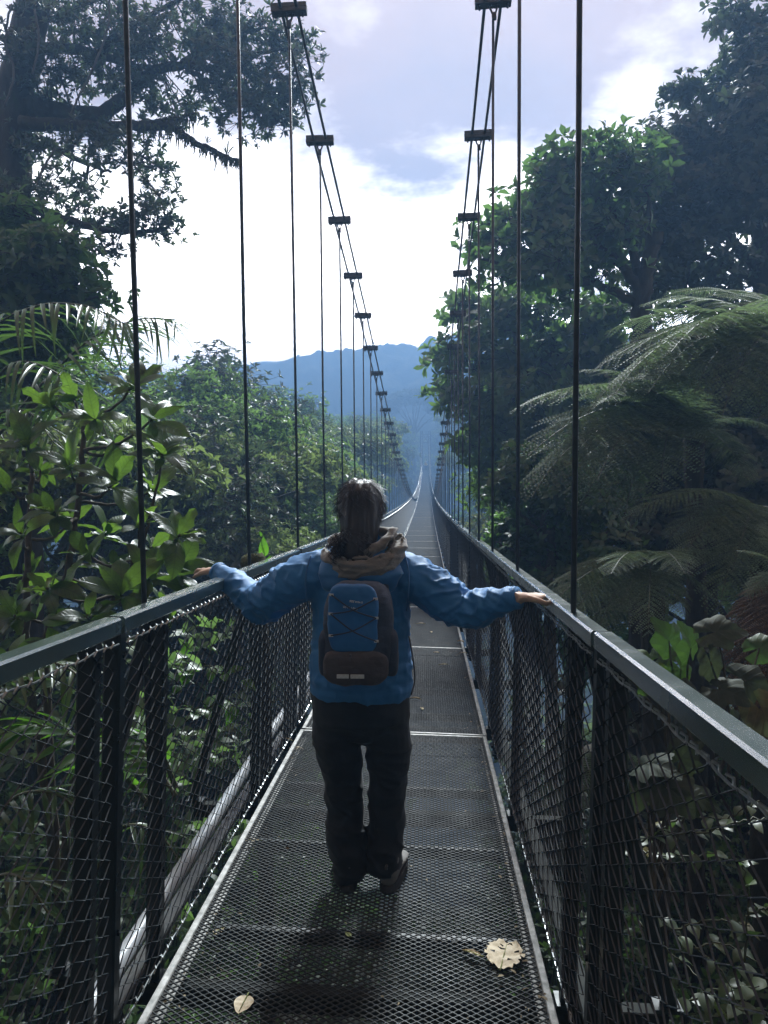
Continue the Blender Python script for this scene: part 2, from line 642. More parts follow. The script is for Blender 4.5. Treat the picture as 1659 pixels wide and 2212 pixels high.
# the steel frame of a deck panel
fr = MB()
M['edge'] = simple('worn_edge_steel', [(0.3, (0.10, 0.105, 0.10)), (0.5, (0.22, 0.22, 0.21)), (0.7, (0.34, 0.34, 0.33))], 22, 0.55, 0.3, 0.4, 0.003)
for s in (-1, 1):
    fr.bevbox((s * 0.612, PL / 2, -0.018), (0.026, PL - 0.016, 0.046), 0.003)
    fr.bevbox((s * 0.590, PL / 2, -0.038), (0.030, PL - 0.016, 0.006), 0.001)
for y in (0.017, PL - 0.017):
    fr.box((0, y, -0.020), (1.196, 0.022, 0.046))
fr.cur = 1
for y in (0.75, 1.5, 2.25):
    fr.box((0, y, -0.095), (1.15, 0.03, 0.05))
frame_me = fr.mesh('edge_frame', [M['edge'], M['paint']])
# chain-link side
cw = MB()
HM = 1.125
nz_, ny_ = int(HM / 0.026), int((PL - 0.08) / 0.054)
for i in range(ny_ + 1):
    y0 = 0.04 + i * 0.054
    pts = []
    for j in range(nz_ + 1):
        sgn = 1 if (j + i) % 2 == 0 else -1
        pts.append((0.0022 * (1 if j % 2 else -1) + random.uniform(-.001, .001), y0 + sgn * 0.0245, 0.02 + j * 0.026))
    cw.tube(pts, 0.0024, 3, False)
cw.cur = 1
for z in (0.02, 0.02 + nz_ * 0.026):
    cw.tube([(0.003, y, z + 0.004 * math.sin(y * 29)) for y in np.linspace(0.03, PL - 0.03, 60)], 0.0026, 4)
# knuckles twisted round the selvage wires
for i in range(ny_ + 1):
    for z in (0.02, 0.02 + nz_ * 0.026):
        y0 = 0.04 + i * 0.054 + random.uniform(-.006, .006)
        cw.tube([(0.004, y0 - 0.012, z - 0.006), (0.008, y0, z + 0.006), (0.0, y0 + 0.010, z + 0.010)], 0.0028, 4)
link_me = cw.mesh('chain_link_mesh', [M['wire'], M['selvage']])


def box_me(name, c, size, mat, b=0.004):
    q = MB()
    q.bevbox(c, size, b)
    return q.mesh(name, [mat])


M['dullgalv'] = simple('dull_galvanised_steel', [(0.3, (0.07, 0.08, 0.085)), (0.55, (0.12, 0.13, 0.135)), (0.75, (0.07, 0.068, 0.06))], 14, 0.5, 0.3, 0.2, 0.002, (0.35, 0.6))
rail_me = box_me('handrail', (0, PL / 2 - 0.004, 1.195), (0.052, PL - 0.028, 0.05), M['rail'], 0.006)
pq = MB()
pq.bar((0, 0, -0.10), (0, 0, 1.169), 0.05, 0.05, Vector((1, 0, 0)))
pq.box((0, 0, -0.07), (0.08, 0.08, 0.012))
for z in (.30, 1.10):
    pq.tube([(-0.032, 0, z), (0.032, 0, z)], .009, 6)
post_me = pq.mesh('railing_post', [M['paint']])
bot_shaded = box_me('bottom_rail', (0, PL / 2, 0), (0.055, PL - 0.03, 0.022), M['beam'], 0.003)  # right-hand copy of the rail, its shade put into a darker colour
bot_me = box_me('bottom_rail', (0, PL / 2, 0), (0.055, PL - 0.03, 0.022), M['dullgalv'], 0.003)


def brace_me(s):
    q = MB()
    q.bar((0, 0, 1.165), (s * 0.30, 0.0, -0.075), 0.046, 0.046, Vector((0, 1, 0)))
    q.box((s * 0.29, 0, -0.068), (0.09, 0.07, 0.012))
    return q.mesh('brace', [M['paint']])


braces = {s: brace_me(s) for s in (-1, 1)}
oq = MB()
oq.bevbox((0, 0, 0), (0.06, 2.02, 0.07), 0.004, Matrix.Rotation(PI / 2, 3, 'Z'))
out_me = oq.mesh('outrigger', [M['beam']])
far_posts = MB()
POSTY = (0.035, 0.42, 1.93, PL - 0.13)
for k in range(NP0, NP1):
    m = panel_M(k)
    dp = link('deck_panel', grate_me, BR, None, m)
    link('edge_frame', frame_me, dp)
    for s in (-1, 1):
        r = random.Random(k * 31 + s)
        ms = m @ Matrix.Translation((s * RX, 0, r.uniform(-.006, .006))) @ Matrix.Rotation(r.uniform(-.0018, .0018), 4, 'X')
        link('handrail', rail_me, BR, None, ms)
        link('chain_link_mesh', link_me, BR, None, m @ Matrix.Translation((s * (RX - 0.022), 0, 0.006)) @ Matrix.Rotation(0 if s < 0 else 0, 4, 'Z'))
        link('bottom_rail', bot_me if s < 0 else bot_shaded, BR, None, m @ Matrix.Translation((s * 0.735, 0, -0.022)))
        for y in POSTY:
            if k == -1 and s > 0 and y == 1.93:
                continue
            mp = m @ Matrix.Translation((s * (RX + 0.016), y, 0)) @ Matrix.Rotation(r.uniform(-.006, .006), 4, 'Y')
            if k < 20:
                link('railing_post', post_me, BR, None, mp)
            else:
                far_posts.add([mp @ Vector(v) for v in pq.v], pq.f)
        for y in POSTY[1:3]:
            if k == -1 and s > 0 and y == 1.93:
                continue
            link('brace', braces[s], BR, None, m @ Matrix.Translation((s * (RX + 0.045), y, 0)))
    for y in POSTY[1:3]:
        link('outrigger', out_me, BR, None, m @ Matrix.Translation((0, y, -0.115)))
fp = far_posts.build('railing_post', M['paint'], BR)
fp['kind'] = 'stuff'
# pale conduit lying on the outriggers
q = MB()
ys = np.arange(-4, 120, 0.75)
q.tube([(-0.845 + 0.012 * math.sin(y * 0.9) + 0.01 * math.sin(y * 2.3), y, dz(y) - 0.045 + 0.012 * math.sin(y * 2.08 + 1)) for y in ys], 0.034, 12)
q.build('conduit_pipe', M['pipe'], BR, True)
# main cables, two on each side
for s in (-1, 1):
    for e in (-1, 1):
        q = MB()
        ys = np.concatenate([np.arange(-4, 40, 1.51 / 2), np.arange(40, 156, 2.0)])
        q.tube([(s * 0.70 + e * 0.055, y, zcable(y)) for y in ys], 0.0115, 8)
        q.build('main_cable', M['cable'], BR, True)
# clamps and hangers
cq = MB()
cq.bevbox((0, 0, -0.004), (0.245, 0.06, 0.030), 0.004, None)
cq.bevbox((0, 0, 0.030), (0.245, 0.06, 0.030), 0.004, None)
for x in (-0.095, -0.02, 0.02, 0.095):
    cq.tube([(x, 0, -0.046), (x, 0, 0.058)], 0.008, 6)
    cq.tube([(x, 0, -0.034), (x, 0, -0.018)], 0.013, 6)
clamp_me = cq.mesh('cable_clamp', [M['cable']])
sq = MB()
sq.tube([(-0.018, 0, -0.012), (-0.022, 0, -0.045), (-0.012, 0, -0.075), (0.0, 0, -0.085), (0.012, 0, -0.075), (0.022, 0, -0.045), (0.018, 0, -0.012)], 0.007, 6)
sq.tube([(-0.04, 0, -0.03), (0.04, 0, -0.03)], 0.009, 6)
sq.box((0, 0, -0.10), (0.03, 0.018, 0.05))
shackle_me = sq.mesh('shackle', [M['cable']])
k = -4
while True:
    y = 2.47 + 1.51 * k
    if y > 153:
        break
    zc_, zb = zcable(y), dz(y) + 0.06
    for s in (-1, 1):
        if zc_ > zb + 0.3:
            sl = math.atan(0.00276 * (y - 76))
            cl = link('cable_clamp', clamp_me, BR, None, Matrix.Translation((s * 0.70, y, zc_ - 0.012)) @ Matrix.Rotation(sl, 4, 'X') @ Matrix.Rotation(random.uniform(-.05, .05), 4, 'Y'))
            if k < 16:
                link('shackle', shackle_me, cl)
            q = MB()
            q.tube([(s * 0.70, y, zc_ - 0.12), (s * 0.705 + random.uniform(-.008, .008), y, (zc_ + zb) / 2), (s * 0.70, y, zb)], 0.0092, 8)
            q.tube([(s * 0.70, y, zb - 0.16), (s * 0.70, y, zb + 0.02)], 0.014, 8)
            q.build('hanger_rod', M['cable'], BR, True)
    k += 1
# far tower: two lattice legs, tied by crossed bars
TY = 154.5
for s in (-1, 1):
    q = MB()
    zb, zt = -6.0, zcable(TY) + 0.5
    for e in (-1, 1):
        q.tube([(s * 0.82 + e * 0.2, TY, zb), (s * 0.82 + e * 0.2, TY, zt)], 0.10, 8)
    nb = 9
    for i in range(nb):
        a, b = zb + (zt - zb) * i / nb, zb + (zt - zb) * (i + 1) / nb
        q.tube([(s * 0.82 - 0.2, TY, a), (s * 0.82 + 0.2, TY, b)], 0.05, 5)
        q.tube([(s * 0.82 - 0.2, TY, b), (s * 0.82 + 0.2, TY, b)], 0.06, 5)
    q.build('tower_leg', M['paint'], BR)
q = MB()
for z in (4.6, 6.2):
    q.tube([(-0.62, TY, z), (0.62, TY, z)], 0.09, 6)
q.tube([(-0.62, TY, 4.6), (0.62, TY, 6.2)], 0.07, 6)
q.tube([(-0.62, TY, 6.2), (0.62, TY, 4.6)], 0.07, 6)
q.build('tower_cross_brace', M['paint'], BR)
# ------------------------------------------------------------------ vegetation helpers
LEAF2 = (np.array([(0, 0, 0), (.5, .5, .10), (0, 1, -.12), (-.5, .5, .10)], float), np.array([(0, 1, 2), (0, 2, 3)]))
LEAF4 = (np.array([(0, 0, 0), (.40, .30, .06), (-.40, .30, .06), (.46, .66, .03), (-.46, .66, .03), (0, 1, -.14)], float),
         np.array([(0, 1, 2), (2, 1, 3), (2, 3, 4), (4, 3, 5)]))
LEAF8 = (np.array([(0, 0, 0), (0, .33, -.02), (0, .68, -.04), (0, 1, -.16), (.36, .25, .10), (.50, .60, .08), (-.36, .25, .10), (-.50, .60, .08)], float),
         np.array([(0, 4, 1), (4, 5, 1), (1, 5, 2), (5, 3, 2), (0, 1, 6), (1, 7, 6), (1, 2, 7), (2, 3, 7)]))


def nrm(a):
    return a / np.maximum(np.linalg.norm(a, axis=-1, keepdims=True), 1e-9)


def scatter(T, pos, d, up, ln, wd):
    """copies of template T: y axis along d, z axis near up, scaled ln (length), wd (width)"""
    V, F = T
    d = nrm(d)
    x = nrm(np.cross(d, up))
    z = np.cross(x, d)
    P = (pos[:, None, :] + V[None, :, 0:1] * (wd[:, None, None] * x[:, None, :])
         + V[None, :, 1:2] * (ln[:, None, None] * d[:, None, :]) + V[None, :, 2:3] * (ln[:, None, None] * z[:, None, :]))
    n, p = len(pos), len(V)
    FF = F[None] + (np.arange(n) * p)[:, None, None]
    return P.reshape(-1, 3), FF.reshape(-1, F.shape[1])


def rosettes(T, C, A, m, size, ratio=0.42, th=(50, 85), rng=RNG, stem=0.0):
    """m leaves set round the axis A at each place C"""
    n = len(C)
    A = nrm(A)
    ref = np.where(np.abs(A[:, 2:3]) > 0.9, np.array([[1.0, 0, 0]]), np.array([[0, 0, 1.0]]))
    U = nrm(np.cross(A, ref))
    Vv = np.cross(A, U)
    az = (np.arange(m)[None, :] / m * 2 * PI + rng.uniform(0, 6.28, (n, 1)) + rng.normal(0, 0.25, (n, m)))
    t = np.radians(rng.uniform(th[0], th[1], (n, m)))
    rd = U[:, None] * np.cos(az)[..., None] + Vv[:, None] * np.sin(az)[..., None]
    D = A[:, None] * np.cos(t)[..., None] + rd * np.sin(t)[..., None]
    N = A[:, None] * np.sin(t)[..., None] - rd * np.cos(t)[..., None] + rng.normal(0, 0.18, (n, m, 3))
    s = rng.uniform(size[0], size[1], (n, m))
    P = C[:, None] + D * (s * stem)[..., None] + A[:, None] * rng.uniform(-.3, .1, (n, m, 1)) * size[0]
    return scatter(T, P.reshape(-1, 3), D.reshape(-1, 3), N.reshape(-1, 3), s.ravel(), s.ravel() * ratio)


def tubes_np(P0, P1, r0, r1, sag=0.0, n=3):
    """straight thin twigs as open prisms with n sides"""
    d = nrm(P1 - P0)
    ref = np.where(np.abs(d[:, 2:3]) > 0.9, np.array([[1.0, 0, 0]]), np.array([[0, 0, 1.0]]))
    u = nrm(np.cross(d, ref))
    v = np.cross(d, u)
    mid = (P0 + P1) / 2 + np.array([0, 0, -1.0]) * sag
    a = np.arange(n) * 2 * PI / n
    ring = u[:, None] * np.cos(a)[None, :, None] + v[:, None] * np.sin(a)[None, :, None]
    V = np.stack([P0[:, None] + ring * r0, mid[:, None] + ring * (r0 + r1) / 2, P1[:, None] + ring * r1], 1).reshape(len(P0), -1, 3)
    F = []
    for k in range(2):
        for j in range(n):
            F.append((k * n + j, k * n + (j + 1) % n, (k + 1) * n + (j + 1) % n, (k + 1) * n + j))
    F = np.array(F)
    FF = F[None] + (np.arange(len(P0)) * V.shape[1])[:, None, None]
    return V.reshape(-1, 3), FF.reshape(-1, 4)


def bez(pts, n=14, wob=0.0, seed=0):
    """smooth path through points"""
    P = [Vector(p) for p in pts]
    out = []
    P = [P[0] * 2 - P[1]] + P + [P[-1] * 2 - P[-2]]
    r = random.Random(seed)
    for i in range(1, len(P) - 2):
        for j in range(n):
            t = j / n
            a, b, c, d = P[i - 1], P[i], P[i + 1], P[i + 2]
            out.append(0.5 * ((2 * b) + (c - a) * t + (2 * a - 5 * b + 4 * c - d) * t * t + (3 * b - a - 3 * c + d) * t ** 3))
    out.append(P[-2])
    if wob:
        for i in range(1, len(out) - 1):
            out[i] = out[i] + Vector((r.uniform(-wob, wob), r.uniform(-wob, wob), r.uniform(-wob, wob)))
    return out


def ell_points(c, r, n, rng=RNG, shell=0.55):
    d = nrm(rng.normal(0, 1, (n, 3)))
    q = rng.uniform(shell ** 3, 1, (n, 1)) ** (1 / 3)
    return np.asarray(c) + d * q * np.asarray(r), d


def crown(limbs, clumps, leaf, T=LEAF4, m=6, ratio=0.42, th=(45, 85), sub=9, subr=(0.45, 0.45, 0.22), upb=0.6, rng=RNG, twig=0.008, seedtw=True):
    """clumps: (centre, radii, number of sprays). Each spray: a twig from the limbs, sub-twigs and leaf rosettes at their ends.
    returns (leafV, leafF, twigV, twigF)"""
    nodes = np.array([tuple(p) for path, r0, r1 in limbs for p in path])
    LV, LF, TV, TF = [], [], [], []
    lb = tb = 0
    for c, r, n in clumps:
        S, D = ell_points(c, r, n, rng)
        k = np.argmin(((S[:, None] - nodes[None]) ** 2).sum(-1), 1)
        near = nodes[k]
        # sprays
        sp = np.repeat(S, sub, 0) + rng.normal(0, 1, (n * sub, 3)) * np.asarray(subr) * 0.75
        dd = np.repeat(D, sub, 0)
        outw = nrm(sp - np.repeat(near, sub, 0))
        A = nrm(dd * 0.5 + outw * 0.6 + np.array([0, 0, upb]) + rng.normal(0, 0.35, sp.shape))
        V, F = rosettes(T, sp, A, m, leaf, ratio, th, rng)
        LV.append(V)
        LF.append(F + lb)
        lb += len(V)
        for a, b, w0, w1 in ((near, S, twig * 2.2, twig), (np.repeat(S, sub, 0), sp, twig * 0.8, twig * 0.45)):
            V, F = tubes_np(a, b, w0, w1)
            TV.append(V)
            TF.append(F + tb)
            tb += len(V)
    return np.concatenate(LV), np.concatenate(LF), np.concatenate(TV), np.concatenate(TF)


def make_tree(name, label, cat, limbs, clumps, leaf, lmat, bmat, base, group=None, **kw):
    """limbs in world coordinates; first limb is the trunk"""
    root = empty(name, base)
    tag(root, label, cat, group)
    b = Vector(base)
    q = MB()
    for path, r0, r1 in limbs:
        n = len(path)
        q.tube([p - b for p in path], [r0 + (r1 - r0) * (i / (n - 1)) ** 0.8 for i in range(n)], 9 if r0 > .1 else 6)
    LV, LF, TV, TF = crown(limbs, clumps, leaf, **kw)
    off = np.array(base)
    q.build('trunk', bmat, root, True)
    link('twigs', mesh_np('twigs', TV - off, TF, [bmat]), root)
    link('crown', mesh_np('crown', LV - off, LF, [lmat]), root)
    return root


def copy_tree(o, M):
    c = o.copy()
    COL.objects.link(c)
    c.matrix_world = M
    for ch in o.children:
        d = ch.copy()
        COL.objects.link(d)
        d.parent = c
    return c


# leaf materials
M['lf_canopy'] = leaf_mat('canopy_leaf', (0.036, 0.052, 0.034), (0.055, 0.076, 0.044), (0.10, 0.15, 0.06), 0.30, 0.5)
M['lf_big'] = leaf_mat('broad_leaf', (0.040, 0.072, 0.038), (0.068, 0.110, 0.048), (0.16, 0.32, 0.07), 0.42, 0.42)
M['lf_mid'] = leaf_mat('bush_leaf', (0.048, 0.084, 0.040), (0.086, 0.130, 0.052), (0.20, 0.36, 0.08), 0.44, 0.45)
M['lf_far'] = leaf_mat('distant_leaf', (0.060, 0.090, 0.040), (0.105, 0.140, 0.058), (0.24, 0.34, 0.09), 0.44, 0.5)
M['lf_yel'] = leaf_mat('yellowish_leaf', (0.07, 0.095, 0.026), (0.13, 0.16, 0.04), (0.30, 0.36, 0.06), 0.36, 0.5)
M['lf_shrub'] = leaf_mat('glossy_shrub_leaf', (0.018, 0.040, 0.018), (0.036, 0.070, 0.024), (0.24, 0.45, 0.05), 0.40, 0.34, False, 300, .4)
M['lf_palm'] = leaf_mat('palm_leaf', (0.030, 0.060, 0.024), (0.055, 0.095, 0.034), (0.13, 0.26, 0.045), 0.35, 0.34)
M['lf_palm2'] = leaf_mat('bright_palm_leaf', (0.035, 0.080, 0.020), (0.055, 0.120, 0.025), (0.16, 0.42, 0.03), 0.50, 0.36)
M['lf_fern'] = leaf_mat('fern_leaf', (0.072, 0.105, 0.066), (0.115, 0.150, 0.092), (0.19, 0.28, 0.12), 0.40, 0.6, spec=.25)
M['lf_dead'] = leaf_mat('dry_fern_leaf', (0.05, 0.030, 0.016), (0.10, 0.060, 0.030), (0.12, 0.07, 0.03), 0.25, 0.8)
M['lf_vine'] = leaf_mat('vine_leaf', (0.050, 0.075, 0.040), (0.090, 0.120, 0.065), (0.14, 0.26, 0.05), 0.32, 0.42, False)
M['lf_lobed'] = leaf_mat('lobed_leaf', (0.030, 0.055, 0.024), (0.050, 0.085, 0.034), (0.08, 0.17, 0.028), 0.34, 0.45, False, 220, .35)
M['lf_grey'] = leaf_mat('grey_green_leaf', (0.032, 0.044, 0.030), (0.060, 0.070, 0.048), (0.09, 0.12, 0.05), 0.25, 0.7, False, 220, .2)
M['rachis'] = simple('green_stalk', [(0.3, (0.04, 0.05, 0.02)), (0.7, (0.08, 0.085, 0.035))], 20, 0.6)
M['stem'] = simple('brown_stem', [(0.3, (0.045, 0.036, 0.022)), (0.7, (0.09, 0.075, 0.045))], 20, 0.8, 0, 0.3, 0.004)


# ------------------------------------------------------------------ trees of the valley (prototypes, then copies)
def proto(kind, seed):
    rng = np.random.default_rng(seed)
    r = random.Random(seed)
    base = (0, -400, 0)
    B = Vector(base)
    H = 10.0
    name = 'valley_tree'
    trunk = bez([B + Vector((0, 0, -6)), B + Vector((.1, .1, 0)), B + Vector((-.2, .1, 4)), B + Vector((.2, 0, 7.4))], 6, .04, seed)
    limbs = [(trunk, 0.26, 0.09)]
    clumps = []
    if kind == 'round':
        for i in range(11):
            a = i * 2.4
            h = 3.4 + 6.0 * (i / 10)
            rr = 2.9 * math.sqrt(max(0.05, 1 - ((h - 5.6) / 5.2) ** 2))
            e = B + Vector((math.cos(a) * rr, math.sin(a) * rr, h))
            s = trunk[min(len(trunk) - 1, 6 + i)]
            limbs.append((bez([s, (s + e) / 2 + Vector((0, 0, .35)), e], 6, .05, i), 0.08, 0.02))
            clumps.append((e, (1.35, 1.35, .85), 15))
        clumps.append((B + Vector((0, 0, 9.3)), (1.6, 1.6, .8), 14))
        leaf, lm, m = (0.20, 0.34), M['lf_mid'], 6
    elif kind == 'broad':
        for i in range(13):
            a = i * 2.4 + .5
            rr = 1.2 + 3.4 * math.sqrt((i + .5) / 13)
            e = B + Vector((math.cos(a) * rr, math.sin(a) * rr, 8.6 - rr * .55 + r.uniform(-.5, .5)))
            s = trunk[-3]
            limbs.append((bez([s, s * .45 + e * .55 + Vector((0, 0, -.1)), e], 6, .06, i), 0.09, 0.02))
            clumps.append((e, (1.5, 1.5, .6), 15))
        leaf, lm, m = (0.26, 0.44), M['lf_far'], 5
    elif kind == 'tall':
        for i in range(12):
            a = i * 2.4
            h = 2.5 + 7.4 * (i / 11)
            rr = 1.9 * math.sqrt(max(0.04, 1 - ((h - 5.2) / 5.3) ** 2))
            e = B + Vector((math.cos(a) * rr, math.sin(a) * rr, h))
            s = trunk[min(len(trunk) - 1, 5 + i)]
            limbs.append((bez([s, (s + e) / 2 + Vector((0, 0, .25)), e], 6, .05, i), 0.07, 0.02))
            clumps.append((e, (1.0, 1.0, .95), 14))
        leaf, lm, m = (0.18, 0.30), M['lf_canopy'], 6
    else:            # yellowish flowering crown
        for i in range(10):
            a = i * 2.4
            rr = 2.6 * math.sqrt((i + .5) / 10)
            e = B + Vector((math.cos(a) * rr, math.sin(a) * rr, 9 - rr * .9))
            s = trunk[-4]
            limbs.append((bez([s, (s + e) / 2, e], 6, .05, i), 0.07, 0.02))
            clumps.append((e, (1.3, 1.3, .8), 14))
        leaf, lm, m = (0.20, 0.34), M['lf_yel'], 6
    return make_tree(name, 'x', 'tree', limbs, clumps, leaf, lm, M['bark'], base, m=m, rng=rng, twig=0.014, T=LEAF2,
                     subr=(.6, .6, .35), sub=9, upb=.5)


PROT = [proto('round', 11), proto('broad', 12), proto('tall', 13), proto('yellow', 14)]
used_proto = set()
PSZ = []
for p_ in PROT:
    cm = [ch for ch in p_.children if ch.name.startswith('crown')][0].data
    co_ = np.empty(len(cm.vertices) * 3, np.float32)
    cm.vertices.foreach_get('co', co_)
    co_ = co_.reshape(-1, 3)
    PSZ.append((np.percentile(co_[:, 0], 97) - np.percentile(co_[:, 0], 3), np.percentile(co_[:, 2], 99.5)))


def valley_tree(px, py, Y, width, kind, label, group=None, hscale=None):
    """crown top at the photo place (px, py), standing at distance Y"""
    w0, Y0 = width, Y
    for _ in range(30):
        top = at(px, py, Y)
        room = 1.55 * (abs(top.x - CX) - 1.15)
        width = min(w0 * Y / Y0, room)
        if width > .55 * w0 * Y / Y0 or Y > 165:
            break
        Y *= 1.1
    width = max(width, 1.5)
    s = width / PSZ[kind][0]
    zs = hscale or s * random.uniform(.9, 1.15)
    base = Vector((top.x, top.y, top.z - PSZ[kind][1] * zs))
    m = Matrix.Translation(base) @ Matrix.Rotation(random.uniform(0, 6.28), 4, 'Z') @ Matrix.Diagonal((s, s, zs, 1))
    p = PROT[kind]
    if kind in used_proto:
        p = copy_tree(p, m)
    else:
        used_proto.add(kind)
        p.matrix_world = m
    tag(p, label, 'tree', group)
    if group is None and 'group' in p:
        del p['group']
    return p


# the named trees one can pick out
valley_tree(500, 800, 24, 4.0, 2, 'hazy small-leaved tree left of the second left hanger, its top beside the mountain')
valley_tree(428, 748, 19, 3.2, 2, 'hazy twiggy tree behind the palm fronds on the left')
valley_tree(600, 838, 36, 4.6, 0, 'rounded hazy tree before the foot of the mountain, between second and third left hangers')
valley_tree(1005, 1040, 40, 5.0, 3, 'yellow-green sunlit bush right of the walkway, seen behind the right hangers')
valley_tree(1075, 1085, 30, 4.6, 3, 'pale yellowish treetop low among the right hangers, right of the sunlit bush')
GL, GR = 'trees of the valley forest left of the bridge', 'trees of the valley forest right of the bridge'
KIND = ['rounded hazy green', 'broad pale green', 'slender dark green', 'yellow-tinged']
HX = [305, 540, 640, 705, 750, 775, 800]
ORD = ['first', 'second', 'third', 'fourth', 'fifth', 'sixth', 'seventh']


def gap_words(x):
    if x < HX[0]:
        return 'left of the first left hanger'
    for i_ in range(6):
        if x < HX[i_ + 1]:
            return 'between the %s and %s left hangers' % (ORD[i_], ORD[i_ + 1])
    return 'among the close-set far left hangers'


left_spots = [  # photo x, y of the crown top, distance, crown width, kind
    (395, 800, 17, 3.4, 0), (455, 865, 15, 3.4, 0), (540, 872, 22, 4.2, 2), (590, 915, 19, 4.2, 0), (500, 935, 14, 3.6, 1), (420, 905, 12, 3.2, 2),
    (660, 912, 32, 5.4, 1), (640, 990, 17, 4.0, 1), (560, 1010, 13, 3.4, 0), (480, 1035, 10.5, 2.8, 2), (690, 950, 26, 5.0, 0), (720, 1015, 19, 4.4, 1),
    (650, 1075, 12.5, 3.4, 1), (580, 1095, 10, 2.8, 0), (745, 915, 46, 6.5, 1), (775, 965, 33, 5.6, 1), (790, 1035, 24, 4.8, 1), (720, 1085, 15, 3.6, 0),
    (800, 902, 62, 7.5, 1), (830, 935, 50, 7.0, 3), (845, 985, 38, 6.0, 1), (850, 908, 88, 9, 0), (872, 945, 70, 8.4, 1), (700, 900, 55, 7, 0),
    (880, 930, 110, 10, 1), (890, 975, 82, 9, 2), (860, 1030, 46, 6.0, 0), (875, 1065, 36, 5.2, 1), (810, 1075, 22, 4.4, 1), (905, 935, 135, 12, 0),
    (830, 1050, 30, 5.0, 3), (760, 1120, 16, 3.4, 1), (690, 1140, 12, 3.0, 0), (520, 1130, 8.8, 2.6, 1), (895, 1010, 96, 9, 1), (640, 880, 75, 8, 2)]
taken = {}


def unique(lb, seen):
    """a label already given: say which of them, counted from the nearest"""
    n_ = taken.get(lb, 0)
    taken[lb] = n_ + 1
    return lb if n_ == 0 else lb.replace(' treetop ', ' treetop, %s, ' % seen[n_ - 1])


for i, (px, py, Y, w, kd) in enumerate(sorted(left_spots, key=lambda t: -t[1])):
    ht_ = 'low' if py > 1020 else 'midway up' if py > 930 else 'high'
    lb = unique('%s treetop %s %s' % (KIND[kd], ht_, gap_words(px)), ['farther back', 'farthest back', 'behind the others', 'hindmost'])
    valley_tree(px, py, Y, w, kd, lb, GL)
right_spots = [(945, 935, 120, 11, 0), (965, 925, 95, 10, 1), (985, 915, 75, 9, 2), (1010, 945, 58, 8, 0), (1040, 960, 44, 7, 1), (955, 985, 100, 9, 0),
               (975, 1015, 70, 7.5, 1), (1060, 1010, 33, 6, 0), (1035, 1120, 26, 4.2, 1), (940, 965, 150, 11, 1), (950, 915, 162, 11, 2), (968, 890, 165, 12, 0)]
for px, py, Y, w, kd in sorted(right_spots, key=lambda t: -t[1]):
    ht_ = 'low' if py > 1000 else 'midway up' if py > 940 else 'high'
    wh = 'right beside the far walkway' if px < 970 else 'behind the close-set right hangers'
    valley_tree(px, py, Y, w, kd, unique('%s treetop %s %s' % (KIND[kd], ht_, wh), ['farther back', 'farthest back', 'hindmost']), GR)
FARW = ['first of the row', 'second of the row', 'third of the row', 'fourth of the row', 'fifth of the row', 'sixth of the row', 'seventh of the row']
for i, (px, py, w, kd) in enumerate([(600, 883, 11, 0), (650, 888, 10, 0), (690, 893, 10.5, 1), (730, 900, 10, 0), (765, 903, 10.5, 1), (800, 898, 11, 0), (835, 905, 9.5, 2)]):
    valley_tree(px, py, 92, w * .62, kd, 'faint treetop along the valley edge under the mountain, %s from the left' % FARW[i], 'far treetops below the mountain')
for px, py, w, kd, lb in [(870, 928, 9, 0, 'faint treetop under the flat-topped umbrella-shaped tree'), (985, 890, 10, 1, 'faint broad treetop right of the far bridge tower'),
                          (1020, 880, 10, 0, 'faint rounded treetop behind the right cables, under the mountain')]:
    valley_tree(px, py, 100, w * .62, kd, lb, 'far treetops below the mountain')

# the flat-topped tree beyond the far tower
UB = at(893, 955, 158)
ulimbs, uclumps = [], []
utr = bez([UB + Vector((0, 0, -14)), UB + Vector((0, 0, -2)), UB + Vector((.2, 0, 1.5))], 6, .05, 3)
ulimbs.append((utr, .55, .35))
for i, (dx, zz) in enumerate(((-6.0, 6.6), (-4.2, 8.2), (-2.2, 9.3), (-.2, 9.9), (2.0, 9.6), (4.0, 8.3), (5.4, 6.6), (1.0, 8.8), (-3.2, 8.6))):
    e = UB + Vector((dx, random.uniform(-3, 3), zz))
    ulimbs.append((bez([utr[-1], utr[-1] * .5 + e * .5 + Vector((-dx * .12, 0, -.4)), e + Vector((0, 0, -.5))], 7, .08, i), .26, .06))
    uclumps.append((e, (1.9, 2.2, .6), 44))
make_tree('umbrella_tree', 'pale flat-topped umbrella-shaped tree with bare spreading limbs, beyond the far bridge tower', 'tree', ulimbs, uclumps,
          (.5, .95), M['lf_canopy'], M['bark'], tuple(UB), T=LEAF2, m=5, twig=.05, subr=(.9, .9, .25))

# wooded floor of the valley: nobody could count it
rngv = np.random.default_rng(5)
n = 5200
vx = rngv.uniform(-190, 190, n)
vy = rngv.uniform(28, 182, n)
ok = np.abs(vx - CX) > np.where(vy < 165, 5.0, 0)
vx, vy = vx[ok], vy[ok]
vz = ground(vx, vy) + rngv.uniform(1.0, 6.5, len(vx)) * np.interp(vy, [28, 60, 420], [.4, 1, 1.2])
C = np.stack([vx, vy, vz], -1)
C = np.repeat(C, 7, 0) + rngv.normal(0, 1, (len(C) * 7, 3)) * np.array([1.7, 1.7, .7])
A = nrm(rngv.normal(0, .5, C.shape) + np.array([0, 0, 1.0]))
V, F = rosettes(LEAF2, C, A, 5, (.5, 1.0), .5, (40, 90), rngv)
tag(link('forest_undergrowth', mesh_np('forest_undergrowth', V, F, [M['lf_far']])), kind='stuff')
